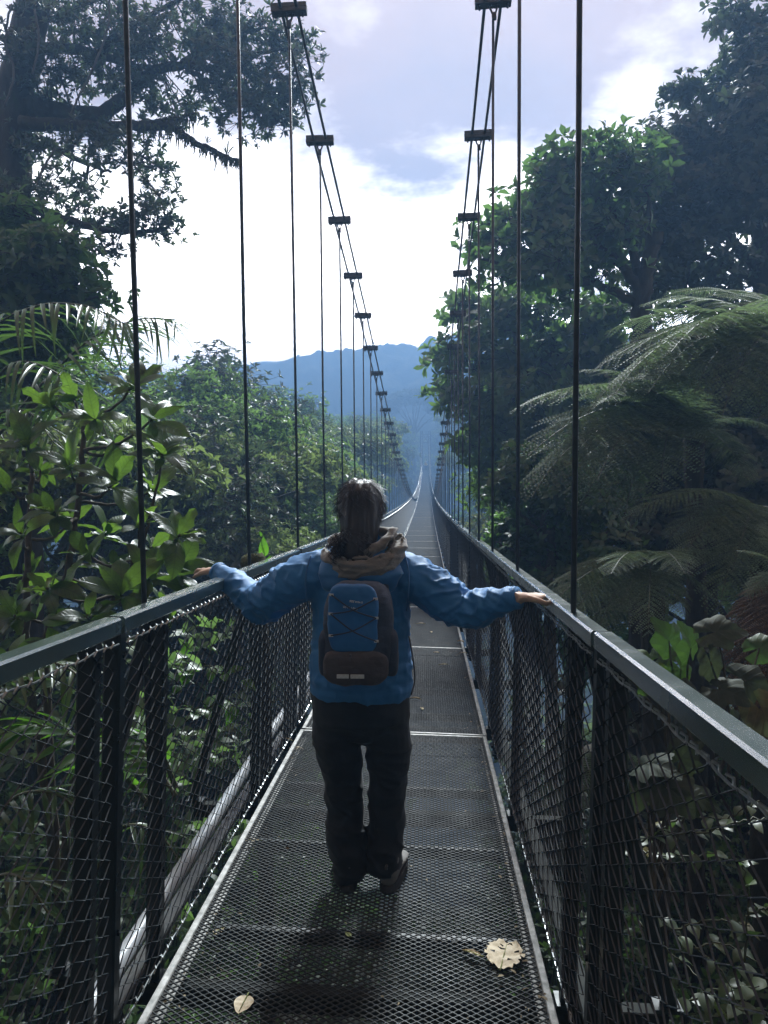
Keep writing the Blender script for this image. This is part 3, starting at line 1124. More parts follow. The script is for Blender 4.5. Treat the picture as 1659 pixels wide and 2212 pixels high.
# ------------------------------------------------------------------ near trees
def px_clumps(lst, Y, dens=1.0, deep=0.8, dy=0.0):
    """crown lumps given where they are seen, as ellipsoids in the place"""
    out = []
    for x, y, rx, ry in lst:
        yy = Y + random.uniform(-dy, dy)
        k = yy / 1660.0
        c = at(x, y, yy)
        n = max(4, int(dens * rx * ry / 160.0))
        out.append((c, (rx * k, max(rx, ry) * k * deep, ry * k), n))
    return out


def px_limb(pts, Y, r0, r1, wob=0.03, seed=0):
    return (bez([at(p[0], p[1], p[2] if len(p) > 2 else Y) for p in pts], 7, wob, seed), r0, r1)


def down_to_ground(x, y, Y):
    p = at(x, y, Y)
    return Vector((p.x, p.y, float(ground(p.x, p.y)) - 0.3))


# mossy canopy tree reaching over from the left
Y1 = 13.0
b1 = down_to_ground(25, 900, Y1)
tr = bez([b1, at(20, 900, Y1), at(8, 600, Y1), at(25, 420, Y1), at(30, 230, Y1), at(60, 80, Y1), at(100, -120, Y1), at(140, -300, Y1)], 7, .04, 1)
L1 = [(tr, .42, .24),
      px_limb([(28, 240), (70, 228), (120, 240), (215, 246), (280, 200), (320, 160), (400, 135), (440, 90), (470, 30)], Y1, .20, .035, .02, 2),
      px_limb([(45, 265), (130, 270), (215, 274), (310, 272), (370, 272), (402, 297), (450, 320), (490, 340), (516, 346)], Y1 - .3, .12, .025, .02, 3),
      px_limb([(310, 272), (350, 262), (382, 255), (420, 244)], Y1 - .3, .07, .02, .02, 4),
      px_limb([(60, 110), (140, 102), (220, 120), (300, 142), (350, 150)], Y1 + .3, .12, .035, .02, 5),
      px_limb([(400, 138), (465, 150), (530, 125), (600, 110), (650, 105)], Y1, .07, .015, .02, 6),
      px_limb([(400, 140), (430, 165), (500, 200), (555, 238), (610, 265)], Y1, .06, .012, .02, 7),
      px_limb([(500, 200), (570, 195), (620, 215)], Y1, .03, .01, .02, 8),
      px_limb([(440, 90), (520, 70), (590, 60)], Y1, .05, .012, .02, 9),
      px_limb([(215, 120), (260, 70), (330, 30), (420, -20)], Y1, .08, .03, .02, 10),
      px_limb([(30, 300), (90, 300), (125, 322), (200, 358), (240, 372)], Y1, .10, .02, .02, 11),
      px_limb([(200, 358), (260, 350), (330, 362)], Y1, .03, .01, .02, 12),
      px_limb([(15, 470), (80, 455), (165, 482), (250, 500), (320, 500), (365, 490)], Y1 - .5, .11, .015, .02, 13),
      px_limb([(250, 500), (300, 465), (345, 425)], Y1 - .5, .03, .01, .02, 14),
      px_limb([(90, 470), (150, 530), (200, 560)], Y1 - .5, .04, .01, .02, 15)]
cl1 = px_clumps([(230, 50, 120, 45), (110, 25, 80, 30), (430, 45, 110, 45), (560, 100, 85, 45), (610, 165, 60, 40), (515, 180, 80, 32),
                 (645, 100, 22, 30), (330, 100, 70, 30), (200, 165, 80, 28), (120, 150, 60, 30), (430, 212, 60, 24), (545, 240, 80, 26),
                 (610, 268, 42, 14), (630, 215, 26, 30), (70, 330, 50, 35), (185, 318, 75, 22), (250, 350, 55, 17), (310, 355, 36, 11), (90, 200, 45, 30),
                 (330, 190, 60, 28), (270, 290, 70, 18), (350, 240, 50, 18), (480, 120, 70, 28), (60, 90, 50, 40)], Y1, .85, .9, .9)
cl1 += px_clumps([(345, 428, 34, 20), (300, 466, 70, 18), (352, 505, 26, 18), (230, 492, 62, 24), (140, 415, 60, 30), (175, 545, 48, 18), (50, 400, 45, 30),
                  (250, 540, 40, 12)], Y1 - .5, .95, .9, .5)
canopy = make_tree('canopy_tree', 'large dark mossy tree on the left, its limbs reaching across the upper left hangers', 'tree', L1, cl1,
                   (.09, .145), M['lf_canopy'], M['bark'], tuple(b1), m=8, ratio=.34, th=(35, 80), sub=9, subr=(.24, .24, .12), twig=.007)
mossv = []
q = MB()
rm = random.Random(4)
for path, r0, r1 in L1[:5]:
    for p in path[4:]:
        for _ in range(5):
            a = p + Vector((rm.uniform(-.08, .08), rm.uniform(-.1, .1), -r1 * .8)) - b1
            ln = rm.uniform(.02, .14) * (1 if rm.random() < .85 else 2.4)
            q.tube([a, a + Vector((rm.uniform(-.03, .03), 0, -ln * .5)), a + Vector((rm.uniform(-.05, .05), 0, -ln))], [.018, .012, .003], 4, False)
hm_ = q.build('hanging_moss', M['moss'], canopy)
hm_['kind'] = 'stuff'
for i, pts in enumerate([[(236, -10), (232, 60), (200, 150), (172, 205), (150, 250)], [(120, 320), (95, 360), (80, 400)], [(22, 10), (12, 90), (30, 160), (10, 230)],
                         [(75, 20), (84, 90), (70, 160)]]):
    q = MB()
    q.tube([p - b1 for p in bez([at(x, y, Y1 - 1.0) for x, y in pts], 8, .01, i)], .018, 5)
    q.build('liana', M['paleb'], canopy, True)
# small bromeliads sitting on the bare limb
for i, (x, y, s, lb) in enumerate(((490, 335, .26, 'spiky bromeliad near the tip of the bare mossy limb'), (447, 308, .17, 'smaller bromeliad partway along the bare mossy limb'))):
    p = at(x, y, Y1 - .3)
    V, F = rosettes(LEAF4, np.array([tuple(p)]), np.array([[.1, 0, 1.0]]), 16, (s * .7, s), .10, (10, 60))
    V = V - np.array(tuple(p))
    o = link('bromeliad', mesh_np('bromeliad', V, F, [M['lf_canopy']]))
    o.location = p
    tag(o, lb, 'plant')

# big-leaved tree on the right with its branches over the hangers
Y2 = 12.0
b2 = down_to_ground(1395, 900, Y2)
tr2 = bez([b2, at(1392, 900, Y2), at(1385, 740, Y2), at(1388, 640, Y2), at(1400, 560, Y2), at(1420, 500, Y2)], 7, .03, 21)
L2 = [(tr2, .22, .09), px_limb([(1388, 640), (1340, 570), (1270, 520), (1200, 480), (1120, 470), (1060, 480)], Y2, .09, .015, .02, 22),
      px_limb([(1390, 620), (1350, 500), (1300, 420), (1250, 340)], Y2, .08, .015, .02, 23), px_limb([(1386, 660), (1300, 620), (1200, 590), (1100, 570), (1040, 560)], Y2, .08, .015, .02, 24),
      px_limb([(1270, 520), (1220, 440), (1180, 390)], Y2, .04, .01, .02, 25), px_limb([(1400, 560), (1400, 440), (1380, 350)], Y2, .07, .015, .02, 26)]
c2 = px_clumps([(1085, 465, 50, 34), (1055, 535, 40, 40), (1120, 500, 50, 40), (1180, 405, 48, 42), (1242, 345, 46, 40), (1305, 340, 50, 34), (1165, 480, 65, 50),
                (1250, 430, 70, 56), (1345, 390, 70, 60), (1100, 580, 60, 26), (1195, 560, 75, 45), (1290, 510, 70, 50), (1380, 340, 50, 34), (1250, 610, 70, 30)], Y2, .8, 1.0, .8)
make_tree('big_leaved_tree', 'dark tree with large oval leaves right of the cables, outlined against white cloud', 'tree', L2, c2,
          (.13, .21), M['lf_big'], M['bark'], tuple(b2), m=4, ratio=.52, th=(25, 95), sub=8, subr=(.25, .25, .16), twig=.008, T=LEAF8)
Y3 = 14.0
b3 = down_to_ground(1640, 900, Y3)
tr3 = bez([b3, at(1640, 900, Y3), at(1650, 640, Y3), at(1642, 480, Y3), at(1620, 330, Y3), at(1640, 150, Y3)], 7, .04, 31)
L3 = [(tr3, .30, .08), px_limb([(1648, 600), (1560, 500), (1480, 430), (1420, 350)], Y3, .11, .02, .03, 32), px_limb([(1642, 480), (1580, 400), (1520, 320), (1500, 240)], Y3, .10, .015, .03, 33),
      px_limb([(1630, 330), (1600, 230), (1570, 180)], Y3, .07, .015, .02, 34), px_limb([(1645, 620), (1540, 560), (1440, 540), (1350, 520)], Y3, .09, .02, .03, 35),
      px_limb([(1500, 240), (1494, 215), (1492, 190), (1488, 180)], Y3, .012, .006, .005, 36), px_limb([(1496, 222), (1475, 205), (1464, 195)], Y3, .008, .005, .004, 37),
      px_limb([(1660, 120), (1630, 60), (1600, 20), (1570, 40), (1562, 60)], Y3, .03, .008, .01, 38)]
c3 = px_clumps([(1430, 330, 60, 36), (1500, 300, 50, 40), (1560, 235, 42, 55), (1615, 165, 40, 60), (1645, 250, 50, 70), (1565, 340, 80, 50), (1450, 420, 80, 50),
                (1370, 480, 70, 50), (1560, 440, 85, 50), (1640, 390, 60, 70), (1480, 520, 80, 40), (1650, 120, 30, 40), (1690, 330, 60, 120)], Y3, 1.5, 1.0, 1.0)
c3 += px_clumps([(1490, 183, 10, 7), (1466, 196, 7, 5), (1600, 12, 30, 14), (1630, 50, 24, 14), (1590, 60, 14, 8)], Y3, .4, .8)
c3 += px_clumps([(1400, 590, 70, 36), (1540, 590, 90, 36), (1640, 560, 40, 50), (1450, 650, 90, 30), (1580, 660, 80, 30)], Y3 + .5, .75, 1.0, .5)
make_tree('forest_tree', 'tall dense dark tree filling the upper right corner above the ferns', 'tree', L3, c3, (.13, .21), M['lf_canopy'], M['bark'], tuple(b3),
          m=6, ratio=.42, th=(40, 85), sub=7, subr=(.26, .26, .16), twig=.008)
Y4 = 16.0
b4 = down_to_ground(1150, 1150, Y4)
tr4 = bez([b4, at(1150, 1100, Y4), at(1140, 950, Y4), at(1120, 800, Y4), at(1110, 680, Y4)], 7, .04, 41)
L4 = [(tr4, .22, .06), px_limb([(1130, 880), (1060, 800), (1010, 720), (985, 660)], Y4, .08, .015, .03, 42), px_limb([(1125, 820), (1200, 760), (1280, 700)], Y4, .08, .02, .03, 43),
      px_limb([(1140, 960), (1070, 900), (1000, 870), (965, 850)], Y4, .07, .012, .03, 44), px_limb([(1140, 1000), (1080, 960), (1030, 950)], Y4, .06, .012, .03, 45)]
c4 = px_clumps([(995, 668, 26, 26), (1050, 700, 50, 40), (1010, 760, 38, 40), (1120, 670, 65, 36), (1190, 760, 80, 55), (1085, 800, 60, 50), (1000, 850, 36, 34), (1100, 880, 75, 50),
                (1280, 690, 75, 45), (1040, 945, 42, 45), (1130, 970, 70, 45), (1215, 860, 80, 50), (1300, 790, 70, 55), (965, 770, 12, 20), (960, 840, 16, 12), (1075, 1020, 40, 30)], Y4, 1.3, 1.0, 1.0)
make_tree('leafy_tree', 'hazy mid-green tree close to the right cables, its leaves overlapping the clamps', 'tree', L4, c4, (.17, .27), M['lf_mid'], M['bark'], tuple(b4),
          m=6, ratio=.42, sub=7, subr=(.3, .3, .2), twig=.009, th=(40, 85))
Y5 = 9.0
b5 = down_to_ground(1190, 1300, Y5)
L5 = [(bez([b5, at(1190, 1260, Y5), at(1180, 1150, Y5), at(1170, 1040, Y5)], 7, .03, 51), .09, .03), px_limb([(1185, 1180), (1120, 1100), (1075, 1060)], Y5, .03, .008, .02, 52),
      px_limb([(1182, 1160), (1250, 1080), (1310, 1050)], Y5, .03, .008, .02, 53), px_limb([(1188, 1240), (1110, 1190), (1070, 1170)], Y5, .03, .008, .02, 54), px_limb([(1188, 1230), (1270, 1200), (1330, 1180)], Y5, .03, .008, .02, 55)]
c5 = px_clumps([(1085, 1050, 36, 36), (1140, 1000, 45, 34), (1150, 1090, 55, 45), (1215, 1040, 55, 45), (1095, 1140, 42, 36), (1180, 1170, 70, 45), (1270, 1100, 60, 45), (1120, 1210, 45, 30), (1230, 1250, 60, 36), (1320, 1190, 50, 40), (1330, 1060, 50, 40)], Y5, 1.4, 1.0, .5)
make_tree('glossy_bush', 'dark bush with small glossy leaves beyond the right railing, below the leafy tree', 'bush', L5, c5, (.09, .14), M['lf_big'], M['stem'], tuple(b5), m=6, ratio=.42, sub=7, subr=(.14, .14, .1), twig=.005)
Y6 = 10.5
b6 = down_to_ground(1520, 1300, Y6)
L6 = [(bez([b6, at(1525, 1200, Y6), at(1500, 1050, Y6), at(1530, 900, Y6), at(1520, 780, Y6)], 7, .05, 61), .2, .07), px_limb([(1505, 1080), (1600, 980), (1680, 900)], Y6, .1, .02, .03, 62),
      px_limb([(1505, 1050), (1420, 960), (1360, 900)], Y6, .09, .02, .03, 63), px_limb([(1525, 1180), (1420, 1100), (1340, 1080)], Y6, .08, .02, .03, 64), px_limb([(1525, 1200), (1620, 1120), (1690, 1080)], Y6, .08, .02, .03, 65)]
c6 = px_clumps([(1400, 920, 70, 60), (1500, 960, 80, 70), (1610, 930, 80, 70), (1560, 1090, 90, 60), (1440, 1080, 80, 60), (1660, 1080, 60, 80), (1380, 1010, 60, 60), (1560, 830, 90, 60), (1450, 800, 70, 50), (1660, 780, 60, 60), (1620, 1200, 70, 50), (1450, 1180, 80, 50)], Y6, 1.3, 1.0, .8)
make_tree('shaded_tree', 'deeply shaded tree behind the tree ferns on the right', 'tree', L6, c6, (.12, .2), M['lf_canopy'], M['bark'], tuple(b6), m=6, ratio=.42, sub=7, subr=(.24, .24, .18), twig=.008)
# trees closing the slope behind, right and left
for i, (x, y, Y, w, kd, lb) in enumerate([
                                          (1300, 740, 24, 6, 1, 'dim broad tree on the right slope behind the big-leaved tree'), (1250, 860, 19, 6, 0, 'dim rounded tree low on the right slope behind the fern tips'),
                                          (1620, 760, 16, 7, 0, 'dim rounded tree at the right edge behind the tree ferns'), (1420, 880, 17, 6, 1, 'dim broad tree on the right slope behind the shaded tree'),
                                          (60, 690, 17, 6, 2, 'dark slender tree at the left edge behind the palm fronds'), (180, 780, 13, 4.2, 0, 'dark rounded tree behind the large-leaved shrub on the left'),
                                          (300, 830, 16, 4.4, 2, 'dark slender tree between the large-leaved shrub and the hazy valley trees'), (40, 900, 10, 4, 1, 'dark broad tree at the left edge behind the large-leaved shrub')]):
    valley_tree(x, y, Y, w, kd, lb)
# unseen forest trees added behind the bridge's near end to shade its first panels
for x, y, w, h, kd in ((-6.5, -6, 9, 13, 0), (5.5, -5.5, 8, 12, 1), (9.5, -1.5, 8, 12, 2), (-10.5, -1.5, 8, 12, 2), (-15, -8, 11, 15, 1), (13, -9, 11, 15, 0), (3, -13, 10, 16, 0)):
    zb_ = float(ground(x, y))
    s_ = w / PSZ[kd][0]
    o_ = copy_tree(PROT[kd], Matrix.Translation((x, y, zb_ - .2)) @ Matrix.Rotation(x * 3.1, 4, 'Z') @ Matrix.Diagonal((s_, s_, h / PSZ[kd][1], 1)))
    tag(o_, 'unseen forest tree added for shade behind the near end of the bridge', 'tree', 'unseen forest trees added for shade behind the near end')
# dark leafy tree below the canopy tree
Y7 = 8.5
b7 = down_to_ground(60, 1100, Y7)
L7 = [(bez([b7, at(70, 1000, Y7), at(60, 800, Y7), at(80, 620, Y7), at(90, 480, Y7)], 7, .04, 71), .12, .04), px_limb([(62, 760), (140, 680), (210, 640)], Y7, .05, .01, .02, 72), px_limb([(75, 640), (150, 560), (190, 520)], Y7, .04, .01, .02, 73),
      px_limb([(70, 680), (0, 600), (-40, 560)], Y7, .05, .01, .02, 74)]
c7 = px_clumps([(40, 470, 60, 40), (110, 540, 60, 40), (30, 570, 60, 50), (170, 600, 48, 30), (90, 640, 70, 40), (20, 680, 60, 50), (190, 650, 34, 26), (120, 720, 60, 40), (40, 780, 60, 50)], Y7, .75, 1.0, .4)
make_tree('dark_leafy_tree', 'dark broad-leaved tree at the left edge, between the mossy limbs and the palm fronds', 'tree', L7, c7, (.10, .18), M['lf_big'], M['bark'], tuple(b7), m=5, ratio=.42, T=LEAF8, sub=8, subr=(.2, .2, .14), twig=.006)


# ------------------------------------------------------------------ plants with leaves one can pick out
def leaf_mesh(name, L, Wd, prof, mat, curl=.12, fold=.08, ns=9, wav=0.0, seed=0, droop=0.1):
    """a leaf blade along y with a midrib, prof(t) = half width 0..1"""
    r = random.Random(seed)
    V, F = [], []
    cols = (-1, -.55, 0, .55, 1)
    for i in range(ns):
        t = i / (ns - 1)
        w = prof(t) * Wd / 2
        z0 = L * (curl * math.sin(t * PI) * .6 - droop * t * t)
        for c in cols:
            V.append((c * w, L * t * (1 - .04 * abs(c)), z0 + abs(c) * fold * w * 2 * (1 - abs(c) * .45) + (r.uniform(-wav, wav) * abs(c))))
    for i in range(ns - 1):
        for j in range(4):
            F.append((i * 5 + j, i * 5 + j + 1, (i + 1) * 5 + j + 1, (i + 1) * 5 + j))
    return mesh_np(name, V, np.array(F), [mat], True)


def obov(t):
    return max(.05, math.sin(PI * min(1, max(0, t)) ** 1.35) ** .75) * (1 if t < .985 else .6)


def ovat(t):
    return max(.04, math.sin(PI * min(1, max(0, t)) ** .72) ** .85)


def lance(t):
    return max(.05, math.sin(PI * t ** .6) ** .6)


def frame(d, up, p, s=1.0, sx=None):
    d = Vector(d).normalized()
    x = d.cross(Vector(up))
    if x.length < 1e-4:
        x = d.orthogonal()
    x.normalize()
    z = x.cross(d)
    m = Matrix((x * (sx or s), d * s, z * s)).transposed().to_4x4()
    m.translation = p
    return m


# large glossy-leaved shrub on the left
SH = down_to_ground(110, 1500, 4.4)
SH.z = max(SH.z, at(110, 1750, 4.4).z - .6)
shrub = empty('large_leaved_shrub', SH)
tag(shrub, 'shrub with big glossy oval leaves in whorls behind the left handrail', 'shrub')
def nibbled(t):
    return obov(t) * (1 if t < .55 or t > .8 else .62)


def narrow_tip(t):
    return max(.04, math.sin(PI * min(1, t) ** .95) ** .85)


shl = [leaf_mesh('leaf', .245, .098, obov, M['lf_shrub'], .10, .10, 9, .004, 0, .05), leaf_mesh('leaf', .23, .085, narrow_tip, M['lf_shrub'], .16, .16, 9, .006, 1, .2),
       leaf_mesh('leaf', .25, .10, obov, M['lf_shrub'], .22, .06, 9, .005, 2, .34), leaf_mesh('leaf', .22, .10, nibbled, M['lf_shrub'], .06, .12, 9, .010, 3, .10),
       leaf_mesh('leaf', .26, .082, narrow_tip, M['lf_shrub'], .02, .22, 9, .008, 4, .28), leaf_mesh('leaf', .20, .09, obov, M['lf_shrub'], .12, .26, 9, .012, 5, -.08)]
whorls = [(288, 835, 4.1), (330, 905, 4.0), (352, 978, 3.9), (388, 1155, 3.7), (300, 1130, 3.9), (205, 905, 4.2), (110, 870, 4.4), (60, 960, 4.2), (150, 1010, 4.0), (245, 1045, 4.1),
          (115, 1105, 3.9), (45, 1150, 4.0), (185, 1195, 3.8), (322, 1245, 3.7), (262, 1285, 3.6), (100, 1270, 3.7), (385, 1235, 3.8), (190, 1330, 3.6), (30, 1330, 3.6), (250, 960, 4.4),
          (160, 860, 4.6), (20, 1050, 4.4), (90, 1010, 4.6), (230, 1150, 4.4), (330, 1060, 4.4), (150, 1130, 4.6), (60, 1240, 4.4), (240, 1230, 4.3), (330, 1180, 4.5), (130, 1400, 3.9),
          (20, 1420, 3.9), (250, 1390, 4.2), (350, 1310, 4.3), (70, 1480, 4.2)]
rs = random.Random(21)
q = MB()
mains = [bez([SH, at(100, 1420, 4.3), at(150, 1220, 4.25), at(172, 1050, 4.3), at(185, 900, 4.4)], 10, .01, 1),
         bez([SH, at(60, 1400, 4.2), at(60, 1200, 4.2), at(70, 1020, 4.4)], 10, .01, 2),
         bez([SH, at(190, 1420, 4.1), at(240, 1300, 4.0), at(300, 1200, 4.0)], 10, .01, 3)]
for mth in mains:
    q.tube([p - SH for p in mth], [.026 - .012 * i / len(mth) for i in range(len(mth))], 7)
allp = [p for mth in mains for p in mth[8:]]
for (x, y, Y) in whorls:
    c = at(x, y, Y)
    cand = sorted(allp, key=lambda p: (p - c).length + (2.0 if p.z > c.z - .03 else 0))[0]
    mid = cand * .45 + c * .55 + Vector((0, 0, -.05))
    pth = bez([cand, mid, c], 6, .004, int(x))
    q.tube([p - SH for p in pth], [.011 - .005 * i / len(pth) for i in range(len(pth))], 6)
    ax = (pth[-1] - pth[-3]).normalized() * .8 + Vector((rs.uniform(-.25, .25), rs.uniform(-.5, .1), .55))
    ax.normalize()
    u = ax.orthogonal().normalized()
    w = ax.cross(u)
    nl = rs.randint(7, 9)
    a0 = rs.uniform(0, 6.28)
    for i in range(nl):
        a = a0 + i / nl * 2 * PI + rs.uniform(-.2, .2)
        th = rad(rs.uniform(48, 100) if i % 3 else rs.uniform(20, 50))
        rd = u * math.cos(a) + w * math.sin(a)
        d = ax * math.cos(th) + rd * math.sin(th) + Vector((0, 0, -.12))
        nrmv = ax * math.sin(th) - rd * math.cos(th) + Vector((rs.uniform(-.2, .2), rs.uniform(-.2, .2), 0))
        link('leaf', shl[rs.randint(0, 5)], shrub, None, frame(d, nrmv, c - SH - ax * rs.uniform(0, .05), rs.uniform(.45, 1.1)))
q.build('stem', M['stem'], shrub, True)


# palms: each frond a stalk with its own leaflets
def leaflet_mesh(L, wd, droop, mat, seed):
    V, F = [], []
    n = 7
    for i in range(n):
        t = i / (n - 1)
        w = wd / 2 * max(.06, math.sin(PI * min(1, .08 + t * .92)) ** .55 * (1 - .45 * t))
        z = -droop * L * t ** 1.8
        y = L * (t - .25 * droop * t ** 2)
        V += [(-w, y, z + w * .55), (0, y, z), (w, y, z + w * .55)]
    for i in range(n - 1):
        for j in (0, 1):
            F.append((i * 3 + j, i * 3 + j + 1, i * 3 + 3 + j + 1, i * 3 + 3 + j))
    return mesh_np('leaflet', V, np.array(F), [mat])


def palm(name, label, base, fronds, mat, L=.5, wd=.04, nleaf=22, droops=(.25, .5, .8), cat='palm', up=Vector((0, 0, 1)), spread=58, seed=1):
    r = random.Random(seed)
    root = empty(name, base)
    tag(root, label, cat)
    mes = [leaflet_mesh(L, wd, d, mat, i) for i, d in enumerate(droops)]
    B = Vector(base)
    for pts, n, ls in fronds:
        path = bez(pts, 8, 0)
        q = MB()
        q.tube([p - B for p in path], [.013 - .010 * i / len(path) for i in range(len(path))], 6)
        fo = q.build('frond', M['rachis'], root, True)
        K = len(path) - 1
        for i in range(n):
            t = .14 + .86 * (i + .5) / n
            f = t * K
            k = min(K - 1, int(f))
            p = path[k].lerp(path[k + 1], f - k)
            tg = (path[k + 1] - path[max(0, k - 1)]).normalized()
            side = tg.cross(up)
            if side.length < .15:
                side = tg.cross(Vector((0, 1, 0)))
            side.normalize()
            nv = side.cross(tg)
            ll = ls * (.55 + .45 * math.sin(PI * min(1, .18 + t * .80)))
            for s in (-1, 1):
                a = rad(spread - 28 * t + r.uniform(-6, 6))
                d = tg * math.cos(a) + side * s * math.sin(a) + nv * r.uniform(-.05, .22) + Vector((0, 0, -.12))
                nn = nv + side * s * r.uniform(-.3, .1)
                link('leaflet', mes[r.randint(0, len(mes) - 1)], fo, None, frame(d, nn, p - B, ll * r.uniform(.9, 1.08), ll))
    return root


pb = down_to_ground(-60, 1000, 5.6)
palm('palm', 'palm with long drooping feathery fronds at the left, arching past the first hanger', pb, [
    ([at(-60, 900, 5.6), at(-30, 730, 5.5), at(70, 664, 5.3), at(180, 660, 5.1), at(270, 700, 4.9)], 22, 1.0),
    ([at(-20, 960, 5.8), at(90, 830, 5.7), at(200, 730, 5.6), at(300, 690, 5.5), at(375, 690, 5.4)], 24, 1.0),
    ([at(-60, 900, 5.4), at(20, 790, 5.2), at(110, 800, 5.0), at(200, 880, 4.9), at(250, 990, 4.8)], 20, .95),
    ([at(-60, 980, 5.4), at(-10, 900, 5.3), at(60, 890, 5.2), at(120, 960, 5.0)], 14, .8)], M['lf_palm'], .46, .036, 22, (.3, .6, 1.0))
pb2 = down_to_ground(300, 2100, 3.4)
palm('young_palm', 'low bright green palm seen through the left chain-link, lit from behind', pb2, [
    ([at(380, 1700, 3.5), at(330, 1600, 3.4), at(240, 1590, 3.3), at(150, 1640, 3.2)], 9, 1.0),
    ([at(340, 1760, 3.3), at(230, 1640, 3.1), at(100, 1570, 3.0), at(-10, 1590, 2.9)], 12, 1.0),
    ([at(380, 1720, 3.6), at(330, 1640, 3.7), at(290, 1570, 3.8)], 8, .8)], M['lf_palm2'], .26, .058, 10, (.1, .3, .5), seed=5)
pb3 = down_to_ground(-40, 2200, 2.7)
palm('strappy_palm', 'grey-green arching palm low in the left bottom corner behind the mesh', pb3, [
    ([at(-60, 1990, 2.7), at(-10, 1900, 2.7), at(50, 1900, 2.65), at(110, 1980, 2.6)], 9, 1.0),
    ([at(-30, 1800, 3.0), at(40, 1720, 3.0), at(130, 1720, 2.95), at(210, 1800, 2.9)], 10, .9),
    ([at(200, 1900, 3.6), at(260, 1790, 3.6), at(340, 1800, 3.5), at(400, 1880, 3.4)], 10, .9),
    ([at(-40, 1560, 3.2), at(40, 1440, 3.2), at(140, 1440, 3.1), at(220, 1520, 3.0)], 11, 1.0)], M['lf_palm'], .26, .030, 10, (.3, .6, .9), seed=6)


# tree ferns
def fern_frond(seed, npn=23, mat=None):
    """a fern frond of unit length along y, arching; every pinna is a row of small pinnules"""
    rng = np.random.default_rng(seed)
    K = 30
    ang = np.radians(np.linspace(24, -34, K) + rng.normal(0, 1.0, K))
    y = np.concatenate([[0], np.cumsum(np.cos(ang)) / K])
    z = np.concatenate([[0], np.cumsum(np.sin(ang)) / K])
    tt = np.linspace(0, 1, K + 1)
    pos, dr, up, ln, wd = [], [], [], [], []
    for s in (-1, 1):
        for i in range(npn):
            t = .13 + .87 * (i + .5 * (s > 0) * .6) / npn
            c = np.array([0, np.interp(t, tt, y), np.interp(t, tt, z)])
            a = np.interp(t, tt[:-1], ang)
            tg = np.array([0, math.cos(a), math.sin(a)])
            nv = np.array([0, -math.sin(a), math.cos(a)])
            L = .23 * math.sin(PI * min(1, .10 + .90 * t ** .9)) ** .8 + .012
            al = rad(66 - 22 * t + rng.normal(0, 3))
            pd = nrm(tg * math.cos(al) + np.array([s, 0, 0]) * math.sin(al) + nv * (.10 + rng.normal(0, .05)))
            sag = .30 + rng.uniform(-.08, .15)
            m = max(5, int(22 * L / .23))
            u = (np.arange(m) + .5) / m
            P = c + pd * (u * L)[:, None] + np.array([0, 0, -1.0]) * (sag * L * u ** 2)[:, None]
            D = nrm(pd[None] + np.array([0, 0, -1.0]) * (2 * sag * u)[:, None])
            side = nrm(np.cross(D, nv))
            pl = L * .125 * (1 - u) ** .6 + .003
            for q_ in (-1, 1):
                pos.append(P)
                dr.append(nrm(side * q_ + D * .45))
                up.append(np.broadcast_to(nv, P.shape) + rng.normal(0, .12, P.shape))
                ln.append(pl)
                wd.append(np.full(m, L / m * .92))
    V, F = scatter(LEAF2, np.concatenate(pos), np.concatenate(dr), np.concatenate(up), np.concatenate(ln), np.concatenate(wd))
    # the stalk
    n0 = len(V)
    q = MB()
    q.tube([(0, y[i], z[i]) for i in range(0, K + 1, 2)], [.0055 * (1 - .8 * i / K) for i in range(0, K + 1, 2)], 4)
    me = bpy.data.meshes.new('frond')
    FF = [tuple(f) for f in F.tolist()] + [tuple(n0 + i for i in f) for f in q.f]
    me.from_pydata(V.tolist() + [tuple(v) for v in q.v], [], FF)
    me.materials.append(mat or M['lf_fern'])
    me.materials.append(M['rachis'])
    me.polygons.foreach_set('material_index', np.array([0] * len(F) + [1] * len(q.f), dtype=np.int32))
    me.update()
    return me, Vector((0, y[-1], z[-1]))


FR = [fern_frond(s) for s in (101, 102, 103)]
FRD = [fern_frond(104, 20, M['lf_dead'])]


def tree_fern(label, c, tips, trunk_top=True, dead=None, seed=0, extra=0):
    r = random.Random(seed)
    C = at(*c)
    base = Vector((C.x + .1, C.y + .1, float(ground(C.x, C.y)) - .2))
    root = empty('tree_fern', base)
    tag(root, label, 'fern')
    q = MB()
    pts = bez([base, base * .5 + C * .5 + Vector((.05, 0, 0)), C], 8, .012, seed)
    q.tube([p - base for p in pts], [.075 + .02 * math.sin(i * 1.7) for i in range(len(pts))], 9)
    q.build('trunk', M['bark'], root, True)
    lst = [(at(*t), FR) for t in tips]
    for i in range(extra):
        a = r.uniform(0, 6.28)
        L = r.uniform(1.0, 1.5)
        lst.append((C + Vector((math.cos(a) * L, math.sin(a) * L, r.uniform(-.5, .3))), FR))
    for t in (dead or []):
        lst.append((at(*t), FRD))
    for tip, bank in lst:
        me, ch = bank[r.randint(0, len(bank) - 1)]
        v = tip - C
        s = v.length / ch.length
        # chord frame of the template: y axis and a little z; its up side stays up
        d = v.normalized()
        x = d.cross(Vector((0, 0, 1)))
        if x.length < .05:
            x = Vector((1, 0, 0))
        x.normalize()
        x = (Matrix.Rotation(r.uniform(-.25, .25), 3, d) @ x)
        z = x.cross(d)
        e = math.atan2(ch.z, ch.y)
        Rt = Matrix((x, d, z)).transposed() @ Matrix.Rotation(-e, 3, 'X')
        m = Rt.to_4x4() @ Matrix.Diagonal((s, s, s, 1))
        m.translation = C - base
        link('frond', me, root, None, m)


